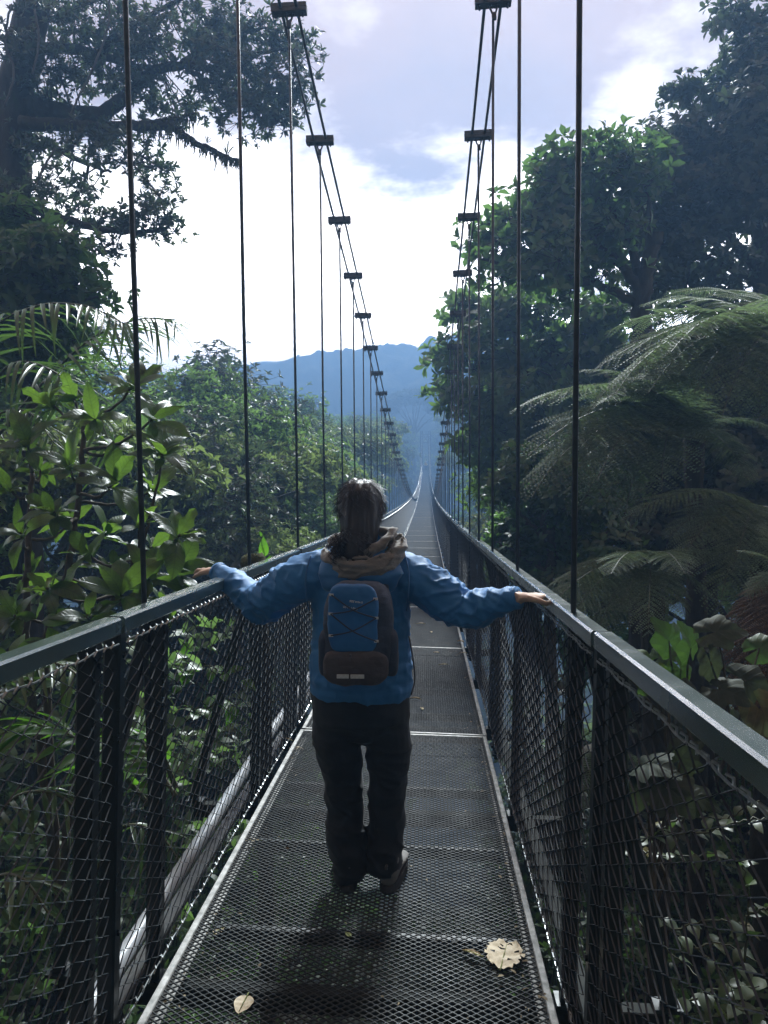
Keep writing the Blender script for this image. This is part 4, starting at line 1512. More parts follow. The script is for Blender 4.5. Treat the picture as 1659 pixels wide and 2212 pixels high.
tree_fern('tree fern whose long pale fronds reach left past the second right hanger', (1500, 925, 6.6),
          [(1112, 885, 5.6), (1140, 985, 5.3), (1148, 1075, 5.1), (1225, 1010, 5.2), (1250, 800, 6.2), (1350, 1110, 5.2), (1245, 1110, 5.4), (1400, 720, 7.2), (1620, 1050, 5.8), (1690, 940, 6), (1300, 870, 5.4), (1180, 930, 6.2), (1190, 850, 6.0), (1290, 1040, 5.0), (1160, 1020, 5.9), (1380, 820, 5.4), (1430, 1060, 5.0)], seed=1)
tree_fern('tree fern at the right edge, highest of the tree ferns', (1715, 735, 6.4),
          [(1285, 800, 6.0), (1305, 720, 6.6), (1270, 890, 5.6), (1380, 660, 7), (1440, 640, 7.6), (1545, 640, 7.6), (1400, 850, 5.3), (1500, 850, 5.2), (1650, 640, 6.2), (1640, 920, 5.4), (1355, 765, 5.9), (1450, 760, 5.2), (1560, 900, 5.0), (1330, 850, 5.2)], seed=2)
tree_fern('low fern with silvery shining fronds just above the right handrail joint', (1405, 1225, 4.9),
          [(1213, 1260, 4.5), (1185, 1315, 4.3), (1285, 1385, 4.1), (1335, 1320, 4.2), (1262, 1190, 5.3), (1475, 1335, 4.4), (1545, 1300, 4.6), (1400, 1375, 4.0), (1230, 1345, 4.2), (1560, 1200, 5), (1320, 1240, 4.2), (1180, 1270, 4.9), (1480, 1240, 4.1)], seed=3)
tree_fern('drooping fern in the shade at the right, above the broad lobed leaves', (1640, 1095, 5.2),
          [(1345, 1125, 4.8), (1460, 1230, 4.5), (1440, 1165, 4.7), (1550, 1330, 4.3), (1700, 1300, 4.5), (1580, 1240, 4.4), (1480, 1120, 5.4)], seed=4)
tree_fern('brown tree fern with a skirt of dead hanging fronds at the right edge', (1700, 1240, 3.9),
          [(1590, 1190, 3.9), (1780, 1200, 4), (1640, 1130, 4.2), (1610, 1290, 3.7)], dead=[(1560, 1440, 3.7), (1610, 1640, 3.6), (1575, 1360, 3.8), (1680, 1700, 3.5), (1650, 1560, 3.4)], seed=5)
tree_fern('fern half hidden in the dark hollow behind the right chain-link', (1290, 1620, 4.6), [(1200, 1560, 4.4), (1380, 1580, 4.4), (1250, 1750, 4.2), (1350, 1760, 4.2), (1420, 1680, 4.4)], seed=6)


# broad lobed leaves on stalks by the right handrail
def lobed_mesh(name, R, mat, seed):
    r = random.Random(seed)
    n = 41
    fold, hang = r.uniform(.15, .5), r.uniform(.25, .6)
    sk = r.uniform(-.12, .12)
    V, F = [(0, 0, 0)], []
    for ring in (.33, .68, 1.0):
        for i in range(n):
            t = i / (n - 1)
            a = -PI / 2 + .22 + (2 * PI - .44) * t
            u = abs(2 * t - 1)                       # 0 at the tip, 1 at the stalk
            lob = .80 + .30 * math.exp(-((u - 0) / .10) ** 2) + .20 * math.exp(-((u - .42) / .09) ** 2) + .10 * math.exp(-((u - .8) / .12) ** 2)
            rr = R * (lob + r.uniform(-.035, .035)) * ring
            x, y = math.cos(a) * rr * (1 + sk * (math.cos(a) > 0)), math.sin(a) * rr * 1.12
            q_ = abs(x) / R
            z = R * (fold * q_ * (1 - .8 * q_) - hang * max(0, y / R) ** 2 - .25 * q_ ** 3 + .045 * math.sin(a * 9 + seed) * ring ** 2 + noise.noise((x * 16, y * 16, seed)) * .16)
            V.append((x, y, z))
    for i in range(n - 1):
        F.append((0, 1 + i, 2 + i))
        for k in (0, 1):
            F.append((1 + k * n + i, 1 + (k + 1) * n + i, 2 + (k + 1) * n + i, 2 + k * n + i))
    return mesh_np(name, V, F, [mat], True)


LOB = {k: [lobed_mesh('leaf', .075, M[k], s + i) for i in range(3)] for k, s in (('lf_lobed', 1), ('lf_grey', 7))}


def stalk_plant(name, label, base, leaves, cat='plant', seed=0):
    r = random.Random(seed)
    B = Vector(base)
    root = empty(name, B)
    tag(root, label, cat)
    for x, y, Y, s, k, d in leaves:
        p = at(x, y, Y)
        q = MB()
        q.tube([v - B for v in bez([B + Vector((r.uniform(-.08, .08), r.uniform(-.08, .08), 0)), B * .35 + p * .65 + Vector((0, 0, .05)), p], 6)], [.007 - .004 * i / 12 for i in range(13)], 5)
        q.build('stalk', M['stem'], root, True)
        link('leaf', LOB[k][r.randint(0, 2)], root, None, frame(Vector(d) + Vector((r.uniform(-.2, .2), r.uniform(-.2, .2), r.uniform(-.2, .2))), Vector((r.uniform(-.3, .3), -.75, .8)), p - B, s))
    return root


gb = at(1470, 1650, 3.2)
stalk_plant('lobed_plant', 'plant with broad lobed green leaves just above the joint of the right handrail', gb,
            [(1492, 1400, 3.1, 1.15, 'lf_lobed', (.1, -.3, .8)), (1445, 1385, 3.2, 1.1, 'lf_lobed', (-.3, -.2, .8)), (1375, 1430, 3.1, 1.25, 'lf_lobed', (-.8, -.3, .1)), (1405, 1460, 3.0, 1.0, 'lf_lobed', (-.4, -.3, -.5)),
             (1425, 1420, 3.3, 1.0, 'lf_lobed', (.5, -.3, .5)), (1470, 1445, 3.2, .8, 'lf_lobed', (.2, -.3, -.6)), (1340, 1450, 3.2, .8, 'lf_lobed', (-.8, -.2, -.3))], seed=2)
stalk_plant('grey_leaved_plant', 'plant with grey-green drooping leaves right of the lobed green leaves', at(1600, 1700, 3.0),
            [(1545, 1365, 3.0, 1.2, 'lf_grey', (.7, -.3, .3)), (1535, 1430, 2.95, 1.0, 'lf_grey', (.3, -.3, -.6)), (1560, 1490, 2.9, 1.15, 'lf_grey', (.5, -.4, -.2)), (1610, 1470, 3.0, 1.2, 'lf_grey', (.6, -.3, -.1)),
             (1480, 1500, 3.0, .9, 'lf_grey', (.2, -.3, -.7)), (1650, 1540, 2.9, 1.3, 'lf_grey', (.4, -.3, -.7)), (1520, 1560, 2.9, 1.0, 'lf_grey', (-.3, -.3, -.6)), (1590, 1570, 3, 1.0, 'lf_grey', (.2, -.3, -.8)), (1640, 1400, 3.2, 1.0, 'lf_lobed', (.5, -.2, .4))], seed=3)
stalk_plant('pale_leaved_plant', 'plant with large pale leaves seen through the near right chain-link', at(1430, 1950, 2.6),
            [(1400, 1650, 2.7, 1.25, 'lf_grey', (.2, -.4, .5)), (1440, 1700, 2.65, 1.35, 'lf_grey', (.5, -.4, -.2)), (1470, 1640, 2.7, 1.0, 'lf_grey', (.4, -.3, .6)), (1385, 1710, 2.7, .9, 'lf_grey', (-.3, -.3, -.6)), (1500, 1720, 2.7, .9, 'lf_lobed', (.5, -.3, .2)),
             (1340, 1690, 3.0, .9, 'lf_lobed', (-.4, -.3, .3))], seed=4)

# thin climbing stems with small leaves behind the near right mesh
vl = [leaf_mesh('leaf', .062, .040, ovat, M['lf_vine'], .1, .12, 6, .001, i, .15 + .1 * i) for i in range(3)]


def vine(label, paths, seed, step=.062, sc=(.7, 1.2), cat='vine', mats=vl, name='vine'):
    r = random.Random(seed)
    B = at(*paths[0][0])
    root = empty(name, B)
    tag(root, label, cat)
    for pts in paths:
        path = bez([at(*p) for p in pts], 8, .006, seed)
        q = MB()
        q.tube([p - B for p in path], [.0042 - .0024 * i / len(path) for i in range(len(path))], 5)
        q.build('stem', M['rachis'], root, True)
        acc = 0
        for a, b in zip(path, path[1:]):
            acc += (b - a).length
            if acc > step:
                acc = 0
                tg = (b - a).normalized()
                for s in (-1, 1):
                    if r.random() < .2:
                        continue
                    d = tg * .5 + tg.cross(Vector((0, 0, 1))) * s + Vector((r.uniform(-.5, .5), r.uniform(-.8, .3), r.uniform(-.6, .5)))
                    link('leaf', mats[r.randint(0, 2)], root, None, frame(d, Vector((r.uniform(-.5, .5), r.uniform(-.5, .1), 1)), a - B, r.uniform(*sc)))
    return root


vine('leafy vine spreading sideways behind the near right mesh, its top leaves shining',
     [[(1330, 1850, 2.7), (1420, 1800, 2.6), (1520, 1800, 2.5), (1620, 1770, 2.4), (1700, 1780, 2.4)], [(1420, 1800, 2.6), (1480, 1760, 2.7), (1560, 1770, 2.6), (1640, 1730, 2.5)], [(1340, 1830, 2.8), (1400, 1840, 2.7), (1480, 1850, 2.6), (1560, 1840, 2.6)]], 1)
vine('upright thin-stemmed sprig behind the near right mesh, below the spreading vine',
     [[(1600, 2120, 2.3), (1615, 2000, 2.3), (1610, 1900, 2.3), (1600, 1860, 2.3)], [(1612, 1980, 2.3), (1660, 1960, 2.3), (1720, 1960, 2.3)]], 2, .07)
vine('tangled vine with pale stems low behind the near right mesh',
     [[(1390, 1950, 2.6), (1450, 2010, 2.5), (1540, 2080, 2.4), (1600, 2180, 2.3)], [(1380, 1990, 2.6), (1450, 2060, 2.5), (1520, 2120, 2.4)], [(1450, 2010, 2.5), (1540, 1990, 2.4), (1620, 2000, 2.3)], [(1500, 2050, 2.4), (1560, 2040, 2.4), (1640, 2080, 2.3)]], 3, .085)
vine('straggling vine in the bottom right corner under the handrail', [[(1480, 2260, 2.4), (1540, 2200, 2.3), (1620, 2180, 2.2), (1700, 2200, 2.2)], [(1460, 2180, 2.5), (1540, 2140, 2.4), (1640, 2130, 2.3)], [(1580, 2240, 2.2), (1640, 2220, 2.2)]], 4, .08, (.9, 1.4))
vine('sprig of small bright oval leaves behind the left mesh, below the left forearm', [[(380, 1500, 4.0), (430, 1440, 4.0), (480, 1450, 3.9), (530, 1470, 3.9)], [(330, 1480, 4.0), (380, 1430, 4.0), (420, 1390, 4.0)], [(400, 1560, 4), (470, 1520, 4), (520, 1530, 4)]], 5, .08, (1.3, 2.1),
     mats=[leaf_mesh('leaf', .062, .040, ovat, M['lf_palm2'], .1, .12, 6, .001, i, .15 + .1 * i) for i in range(3)])

# mossy stump with a young broad-leaved shoot beside the second left hanger
MS = at(553, 1222, 4.25)
q = MB()
rings = []
for i in range(9):
    t = i / 8
    r0 = .075 * math.sin(PI * (.12 + .80 * t)) ** .5
    rings.append((Vector((.012 * math.sin(t * 5), 0, -.10 + .17 * t)), (r0 * 1.15, 0, 0), (0, r0, 0)))
q.loft(rings, 18)
me = q.mesh('mossy_stump', [M['moss']], True)
for v in me.vertices:
    nn = noise.noise(v.co * 22) * .020 + noise.noise(v.co * 60) * .008
    v.co += v.co.normalized() * nn
mo = link('mossy_stump', me)
mo.location = MS
tag(mo, 'mossy brown-green lump on a stump at the foot of the second left hanger', 'stump')
sl = down_to_ground(553, 1230, 4.25)
q = MB()
q.tube([Vector((0, 0, sl.z - MS.z)), Vector((0.03, 0, -.6)), Vector((0, 0, -.05))], [.05, .045, .05], 8)
q.build('stump_stem', M['bark'], mo, True)
YS = at(560, 1230, 4.35)
yp = empty('young_shoot', YS)
tag(yp, 'young shoot with one glowing green oval leaf standing right of the second left hanger', 'plant')
yl = leaf_mesh('leaf', .13, .058, ovat, M['lf_palm2'], .1, .1, 8, .002, 1, .1)
q = MB()
q.tube([(0, 0, -.1), (.02, 0, .02), (.035, 0, .10), (.02, 0, .20)], [.005, .004, .003, .002], 5)
q.build('stem', M['rachis'], yp, True)
for p, d, s in (((.028, 0, .07), (.05, -.2, 1), 1.0), ((.03, 0, -.02), (.35, -.3, .9), .9), ((0, 0, 0), (-.9, -.3, .5), .8), ((0, 0, -.03), (-.6, -.4, .1), .7), ((.02, 0, .19), (-.3, -.2, .8), .28)):
    link('leaf', yl, yp, None, frame(d, (.2, -.9, .35), Vector(p), s))


# shrubby ground cover on both slopes under the walkway: nobody could count it
def ground_cover(name, x0, x1, y0, y1, n, zr, leaf, mat, seed, ratio=.4):
    rg = np.random.default_rng(seed)
    X = rg.uniform(x0, x1, n)
    Yv = rg.uniform(y0, y1, n)
    Z = ground(X, Yv) + rg.uniform(0, 1, n) ** 1.3 * zr
    C = np.repeat(np.stack([X, Yv, Z], -1), 8, 0) + rg.normal(0, 1, (n * 8, 3)) * np.array([.16, .16, .10])
    A = nrm(rg.normal(0, .5, C.shape) + np.array([0, -.1, .9]))
    V, F = rosettes(LEAF4, C, A, 5, leaf, ratio, (35, 90), rg)
    tw0 = np.stack([X, Yv, ground(X, Yv)], -1)
    tw1 = np.stack([X + rg.normal(0, .15, n), Yv, Z], -1)
    V2, F2 = tubes_np(tw0, tw1, .006, .003)
    o = link(name, mesh_np(name, V, F, [mat]))
    tag(o, kind='stuff')
    o2 = link(name + '_stems', mesh_np(name, V2, F2, [M['stem']]))
    tag(o2, kind='stuff')


ground_cover('ground_cover', -7.5, -1.35, 1.2, 12, 1100, 1.9, (.06, .13), M['lf_big'], 1)
ground_cover('ground_cover', 0.95, 6.5, 1.2, 12, 1000, 1.7, (.06, .13), M['lf_big'], 2)
ground_cover('ground_cover', -1.3, .9, 1.0, 14, 260, .7, (.06, .12), M['lf_canopy'], 3)
ground_cover('slope_shrubs', -9, -1.6, 6, 28, 900, 4.2, (.12, .22), M['lf_mid'], 4)
ground_cover('slope_shrubs', 1.4, 9, 8, 28, 800, 3.6, (.12, .22), M['lf_canopy'], 5)
# ------------------------------------------------------------------ the woman on the bridge
M['skin'] = simple('skin', [(0.3, (0.48, 0.32, 0.23)), (0.7, (0.58, 0.40, 0.30))], 12, 0.5, 0, 0.15, 0.002)
M['skin'].node_tree.nodes['Principled BSDF'].inputs['Subsurface Weight'].default_value = 0.1
M['skin'].node_tree.nodes['Principled BSDF'].inputs['Subsurface Radius'].default_value = (0.012, 0.006, 0.003)


def fabric(name, c0, c1, rough, weave=900, sheen=.2, bump=.12):
    t = NT(name)
    f = t.noise(6, 6, .6)
    t.color(t.ramp(f, [(.3, c0), (.7, c1)]))
    t.set(Roughness=rough)
    t.p.inputs['Sheen Weight'].default_value = sheen
    h = t.n('ShaderNodeMath', operation='MULTIPLY_ADD')
    t.l(t.noise(34, 5, .6, stretch=(1, 1, 2.2)), h.inputs[0])
    h.inputs[1].default_value = 6.0
    t.l(t.noise(weave * .3, 2), h.inputs[2])
    t.bump(h.outputs[0], bump * 1.6, .0012)
    return t.m


M['jacket'] = fabric('blue_rain_jacket', (0.018, 0.145, 0.36), (0.026, 0.185, 0.45), .62, 700, .1)
M['hoodin'] = fabric('blue_hood', (0.014, 0.11, 0.28), (0.020, 0.14, 0.34), .5, 700, .1)
M['pants'] = fabric('dark_hiking_trousers', (0.005, 0.009, 0.013), (0.009, 0.014, 0.018), .8, 700, .1)
M['scarf'] = fabric('beige_hood', (0.14, 0.128, 0.11), (0.21, 0.19, 0.165), .9, 300, .4, .4)
M['packblue'] = fabric('backpack_blue_panel', (0.015, 0.13, 0.34), (0.022, 0.16, 0.42), .5, 500, .1)
M['packdark'] = fabric('backpack_dark_fabric', (0.022, 0.034, 0.060), (0.036, 0.050, 0.080), .7, 400, .1, .3)
M['packbrown'] = fabric('backpack_brown_pocket', (0.050, 0.042, 0.046), (0.080, 0.066, 0.066), .7, 400, .1, .3)
M['webbing'] = fabric('grey_webbing', (0.05, 0.052, 0.058), (0.08, 0.082, 0.09), .8, 300)
M['reflect'] = simple('pale_reflective_tape', [(.3, (.55, .56, .56)), (.7, (.75, .75, .74))], 120, .4, .2, .3, .002)
M['shoeup'] = fabric('grey_brown_shoe', (0.11, 0.11, 0.105), (0.19, 0.185, 0.175), .85, 300, .1, .4)
M['sole'] = simple('shoe_sole', [(.3, (.03, .03, .03)), (.7, (.06, .058, .055))], 40, .85)
M['hair'] = simple('dark_hair', [(.3, (.010, .008, .008)), (.7, (.026, .018, .015))], 60, .42, 0, .6, .004, stretch=(1, 1, .15))

FEET = dz(3.0) + 0.004          # where she stands
WC = -0.272                     # her middle, across the bridge from the camera
WY = 3.05


def remesh(name, q, voxel, mat, parent, smooth=3, disp=None, M0=None):
    """several overlapping lofts become one continuous skin"""
    me = q.mesh(name)
    o = bpy.data.objects.new(name, me)
    COL.objects.link(o)
    md = o.modifiers.new('r', 'REMESH')
    md.mode = 'VOXEL'
    md.voxel_size = voxel
    md.use_smooth_shade = True
    if smooth:
        ms = o.modifiers.new('s', 'SMOOTH')
        ms.factor = .5
        ms.iterations = smooth
    dg = bpy.context.evaluated_depsgraph_get()
    ev = o.evaluated_get(dg)
    new = bpy.data.meshes.new_from_object(ev)
    bpy.data.objects.remove(o)
    bpy.data.meshes.remove(me)
    new.name = name
    new.materials.clear()
    new.materials.append(mat)
    if disp:
        n = len(new.vertices)
        co = np.empty(n * 3, np.float32)
        no = np.empty(n * 3, np.float32)
        new.vertices.foreach_get('co', co)
        new.vertex_normals.foreach_get('vector', no)
        co, no = co.reshape(-1, 3), no.reshape(-1, 3)
        d = np.array([disp(Vector(p)) for p in co])
        co = co + no * d[:, None]
        new.vertices.foreach_set('co', co.astype(np.float32).ravel())
    new.polygons.foreach_set('use_smooth', np.ones(len(new.polygons), dtype=bool))
    new.update()
    return link(name, new, parent)


ROOT = Vector((WC, WY, FEET))
woman = empty('person', ROOT)
tag(woman, 'person in blue jacket and dark trousers seen from behind, a hand on each handrail', 'person')


def wp(X, Y, Z):
    """world point to the woman's own space"""
    return Vector((X, Y, Z)) - ROOT


def W2(x, y, Y):
    return at(x, y, Y) - ROOT


ex, ey, ez = Vector((1, 0, 0)), Vector((0, 1, 0)), Vector((0, 0, 1))
# arm joints
SL, EL, WL = W2(660, 1246, 3.04), W2(562, 1303, 3.10), W2(468, 1233, 3.28)
SR, ER, WR = W2(888, 1246, 3.04), W2(1003, 1318, 2.99), W2(1122, 1290, 2.87)
railL = Vector((CX - RX, 0, 0))
railR = Vector((CX + RX, 0, 0))


def limb_rings(q, pts, radii, n=16, flat=1.0):
    path = bez(pts, 5)
    k = len(path) - 1
    rr = np.interp(np.linspace(0, len(pts) - 1, k + 1), range(len(pts)), radii)
    q.tube(path, list(rr), n)


def hand(q, wrist, d, up, s=1, thumb_side=1):
    """palm, four unequal bent fingers and a thumb leaving the side of the palm; d along the fingers, up = back of the hand"""
    d = Vector(d).normalized()
    sd = d.cross(Vector(up)).normalized()        # to the right of the fingers
    u = sd.cross(d).normalized()
    L = .185 * s
    q.loft([(wrist - d * .03, sd * .026, u * .019), (wrist + d * .015, sd * .030, u * .019), (wrist + d * .05, sd * .041, u * .016), (wrist + d * .085, sd * .042, u * .014), (wrist + d * .098, sd * .036, u * .011)], 14)
    for i, (off, ln, ang) in enumerate(((-.030, .068, -8), (-.010, .078, -2), (.011, .072, 4), (.030, .056, 11))):
        off *= -thumb_side * -1
        a = rad(ang * (1 if thumb_side > 0 else 1))
        fd = (d * math.cos(a) + sd * math.sin(a)).normalized()
        if thumb_side < 0:
            off = -off
            fd = (d * math.cos(a) - sd * math.sin(a)).normalized()
        b0 = wrist + d * .082 + sd * off + u * .002
        b1 = b0 + (fd + u * .10).normalized() * (.014 + ln * .42)
        b2 = b1 + (fd - u * .32).normalized() * ln * .34
        b3 = b2 + (fd - u * .62).normalized() * ln * .26
        q.tube([b0, b1, b2, b3], [.0095, .0086, .0078, .0060], 10)
        q.loft([(b3 - fd * .001, sd * .0060, u * .0060), (b3 + (fd - u * .6).normalized() * .005, sd * .003, u * .003)], 8)
    t0 = wrist + d * .022 - sd * .022 * thumb_side
    t1 = t0 + (d * .62 - sd * .78 * thumb_side - u * .15).normalized() * .040
    t2 = t1 + (d * .86 - sd * .45 * thumb_side - u * .30).normalized() * .032
    t3 = t2 + (d * .95 - sd * .15 * thumb_side - u * .45).normalized() * .024
    q.tube([t0, t1, t2, t3], [.014, .0115, .0095, .007], 10)


# the body, one skin: legs, trunk, neck, head with a face, arms and hands
body = MB()
HC = W2(779, 1104, 3.05)                         # head centre
HC.z = wp(0, 0, at(779, 1100, 3.05).z).z
body.loft([(Vector((0, -.005, .66)), ex * .15, ey * .10), (Vector((0, -.01, .78)), ex * .165, ey * .115), (Vector((0, 0, .98)), ex * .135, ey * .095), (Vector((0, 0, 1.16)), ex * .15, ey * .10),
           (Vector((0, 0, 1.28)), ex * .155, ey * .085), (Vector((0, 0, 1.345)), ex * .09, ey * .06)], 20)
body.tube([Vector((0, .005, 1.28)), Vector((0, .01, 1.36)), Vector((HC.x, HC.y + .005, HC.z - .05))], [.058, .052, .052], 14)
hr = []
for z, rx, fy, by in ((-.118, .030, .060, .030), (-.105, .048, .078, .045), (-.08, .058, .086, .06), (-.04, .066, .090, .082), (0, .071, .090, .094), (.04, .073, .088, .098), (.075, .064, .074, .086), (.100, .045, .050, .058), (.114, .018, .02, .02)):
    hr.append((HC + Vector((0, (fy - by) / 2 + .01, z)), ex * rx, ey * ((fy + by) / 2)))
body.loft(hr, 22)
body.loft([(HC + Vector((0, .098, .012)), ex * .008, ez * .012), (HC + Vector((0, .112, -.022)), ex * .014, ez * .012), (HC + Vector((0, .100, -.032)), ex * .012, ez * .006)], 10)   # nose
body.loft([(HC + Vector((-.022, .090, -.062)), ey * .008, ez * .006), (HC + Vector((0, .098, -.062)), ey * .010, ez * .010), (HC + Vector((.022, .090, -.062)), ey * .008, ez * .006)], 8)   # lips
for s in (-1, 1):
    body.loft([(HC + Vector((s * .070, .006, -.028)), ey * .010, ez * .012), (HC + Vector((s * .080, .000, -.004)), ey * .017, ez * .030), (HC + Vector((s * .084, -.003, .004)), ey * .014, ez * .024)], 12)
limb_rings(body, [Vector((-.11, 0, 1.29)), SL, EL, WL], [.055, .048, .038, .027], 14)
limb_rings(body, [Vector((.11, 0, 1.29)), SR, ER, WR], [.055, .048, .038, .027], 14)
hand(body, WL, Vector((-.60, .78, -.10)), Vector((0, 0, 1)), 1, 1)
hand(body, WR, Vector((.72, .62, -.10)), Vector((0, 0, 1)), 1, -1)
kL = [Vector((-.085, 0, .66)), Vector((-.072, .0, .44)), Vector((-.048, -.02, .25)), Vector((-.03, -.03, .07))]
kR = [Vector((.10, 0, .66)), Vector((.112, 0, .44)), Vector((.116, -.005, .25)), Vector((.105, -.02, .07))]
for kk in (kL, kR):
    limb_rings(body, kk, [.082, .055, .05, .036], 14)
bo = remesh('body', body, .0045, M['skin'], woman, 2)

# eyes
for s in (-1, 1):
    q = MB()
    c = HC + Vector((s * .030, .083, .004))
    q.loft([(c + Vector((0, d_, 0)), ex * r_, ez * r_ * .7) for d_, r_ in ((0, .012), (.006, .009), (.009, .003))], 10)
    q.build('eye', M['reflect'], woman, True)


# jacket
def folds(p):
    """pulled cloth: creases gather near the elbows, the waist and under the arms"""
    x, y, z = p
    ax = abs(x)
    arm = min(1, max(0, (ax - .20) / .08))
    el = math.exp(-((ax - .40) / .13) ** 2)
    n1 = noise.noise((x * 11 + 3, y * 9, z * 30 + x * 16)) * .007
    n2 = noise.noise((x * 30 + z * 18, y * 14, z * 22 - x * 20)) * .0065
    n3 = noise.noise((x * 6, y * 6, z * 34 + 2)) * .008
    cr = (1 - abs(noise.noise((x * 16 + z * 26, y * 12, z * 8 - x * 6)))) ** 5 * .010
    waist = math.exp(-((z - .93) / .16) ** 2)
    cr2 = (1 - abs(noise.noise((x * 11 - z * 15, y * 15 + 4, z * 13 + x * 9)))) ** 7 * .012
    return arm * (n2 * .45 + cr * (.3 + el * .9) + cr2 * (.35 + el) + n1 * .2) + (1 - arm) * (n1 * .45 + n3 * waist + n2 * .35 + cr2 * .5)


jk = MB()
jx = Vector((0.002, 0, 0))
jk.loft([(Vector((.002, -.005, .765)), ex * .196, ey * .145), (Vector((.002, -.01, .80)), ex * .208, ey * .155), (Vector((.002, -.01, .90)), ex * .205, ey * .155), (Vector((.004, -.005, 1.0)), ex * .198, ey * .145),
         (Vector((.004, 0, 1.12)), ex * .196, ey * .14), (Vector((.002, 0, 1.22)), ex * .205, ey * .130), (Vector((0, 0, 1.30)), ex * .198, ey * .112), (Vector((0, 0, 1.345)), ex * .150, ey * .09),
         (Vector((0, .005, 1.385)), ex * .095, ey * .075), (Vector((0, .01, 1.42)), ex * .075, ey * .068)], 28)
cuffL = WL - (WL - EL).normalized() * .006
cuffR = WR - (WR - ER).normalized() * .006
limb_rings(jk, [Vector((-.10, 0, 1.275)), SL + Vector((0, 0, -.005)), (SL + EL) / 2, EL, EL * .45 + WL * .55, cuffL], [.098, .092, .081, .068, .053, .039], 18)
limb_rings(jk, [Vector((.10, 0, 1.275)), SR + Vector((0, 0, -.005)), (SR + ER) / 2, ER, ER * .45 + WR * .55, cuffR], [.098, .092, .081, .068, .053, .039], 18)
remesh('jacket', jk, .0075, M['jacket'], woman, 3, folds)
# cuff bands and hem cord
for c, e in ((cuffL, EL), (cuffR, ER)):
    q = MB()
    d = (c - e).normalized()
    q.tube([c - d * .018, c - d * .004, c + d * .004], [.0435, .0445, .042], 20)
    q.build('cuff', M['jacket'], woman, True)
q = MB()
q.tube(bez([Vector((.198, -.05, 1.02)), Vector((.214, -.07, .93)), Vector((.220, -.07, .85)), Vector((.206, -.07, .79))], 6), .0035, 6)
q.build('drawcord', M['webbing'], woman, True)
for s in (-1, 1):
    q = MB()
    q.tube(bez([Vector((s * .185, -.066, 1.345)), Vector((s * .200, -.105, 1.28)), Vector((s * .198, -.125, 1.20)), Vector((s * .190, -.10, 1.13))], 5), .0028, 5)
    q.build('armhole_seam', M['hoodin'], woman, True)
# round badge on the left forearm
bp = EL * .40 + WL * .60
q = MB()
bn = (Vector((CAM.x, CAM.y, CAM.z)) - ROOT - bp).normalized()
q.tube([bp + bn * .048, bp + bn * .0545], .017, 18)
q.build('sleeve_badge', M['webbing'], woman, True)

# the jacket's hood, lying on her back, and the pale hood of the sweater over it
hd = MB()
hd.loft([(Vector((.01, -.115, 1.17)), ex * .06, ey * .02), (Vector((.01, -.13, 1.215)), ex * .135, ey * .035), (Vector((.012, -.12, 1.28)), ex * .165, ey * .055), (Vector((.012, -.085, 1.33)), ex * .150, ey * .055)], 24)
remesh('jacket_hood', hd, .008, M['hoodin'], woman, 3, lambda p: noise.noise((p.x * 10, p.y * 10, p.z * 26)) * .012)
sc = MB()
for t, (cz, rx, ry, th) in enumerate(((1.345, .138, .108, .026), (1.372, .142, .106, .027), (1.402, .134, .096, .026), (1.425, .115, .084, .018))):
    pts = []
    for i in range(25):
        a = 2 * PI * i / 24
        back = max(0, -math.sin(a))
        pts.append(Vector((math.cos(a) * rx + .022, math.sin(a) * ry - .050, cz - .056 * back + .016 * math.cos(a) + .006 * math.sin(a * 3 + t))))
    sc.tube(pts, th, 10, False)
remesh('sweater_hood', sc, .006, M['scarf'], woman, 4, lambda p: noise.noise((p.x * 7 + p.z * 36, p.y * 8, p.z * 44)) * .009 + (1 - abs(noise.noise((p.x * 9, p.y * 7 + p.x * 5, p.z * 26 - p.x * 14)))) ** 4 * .006)

# trousers
pn = MB()
pn.loft([(Vector((.003, 0, .585)), ex * .13, ey * .07), (Vector((.002, 0, .62)), ex * .180, ey * .115), (Vector((.0, -.015, .68)), ex * .200, ey * .145), (Vector((.0, -.015, .78)), ex * .198, ey * .145), (Vector((.0, -.005, .87)), ex * .185, ey * .13)], 24)
tl = [W2(727, 1585, 3.03), W2(738, 1665, 3.03), W2(745, 1735, 3.03), W2(748, 1810, 3.01), W2(756, 1865, 2.98), W2(759, 1904, 2.97)]
tr_ = [W2(837, 1585, 3.03), W2(838, 1665, 3.03), W2(836, 1735, 3.03), W2(834, 1810, 3.01), W2(830, 1855, 2.99), W2(827, 1882, 2.99)]
limb_rings(pn, [Vector((-.085, 0, .66))] + tl, [.110, .101, .083, .073, .078, .070, .055], 20)
limb_rings(pn, [Vector((.09, 0, .66))] + tr_, [.108, .097, .081, .072, .073, .072, .062], 20)
remesh('trousers', pn, .008, M['pants'], woman, 3,
       lambda p: noise.noise((p.x * 8, p.y * 8, p.z * 16)) * .010 + (1 - abs(noise.noise((p.x * 10 + p.z * 12, p.y * 10, p.z * 14)))) ** 5 * .008 * (1 if p.z < .62 else .3))

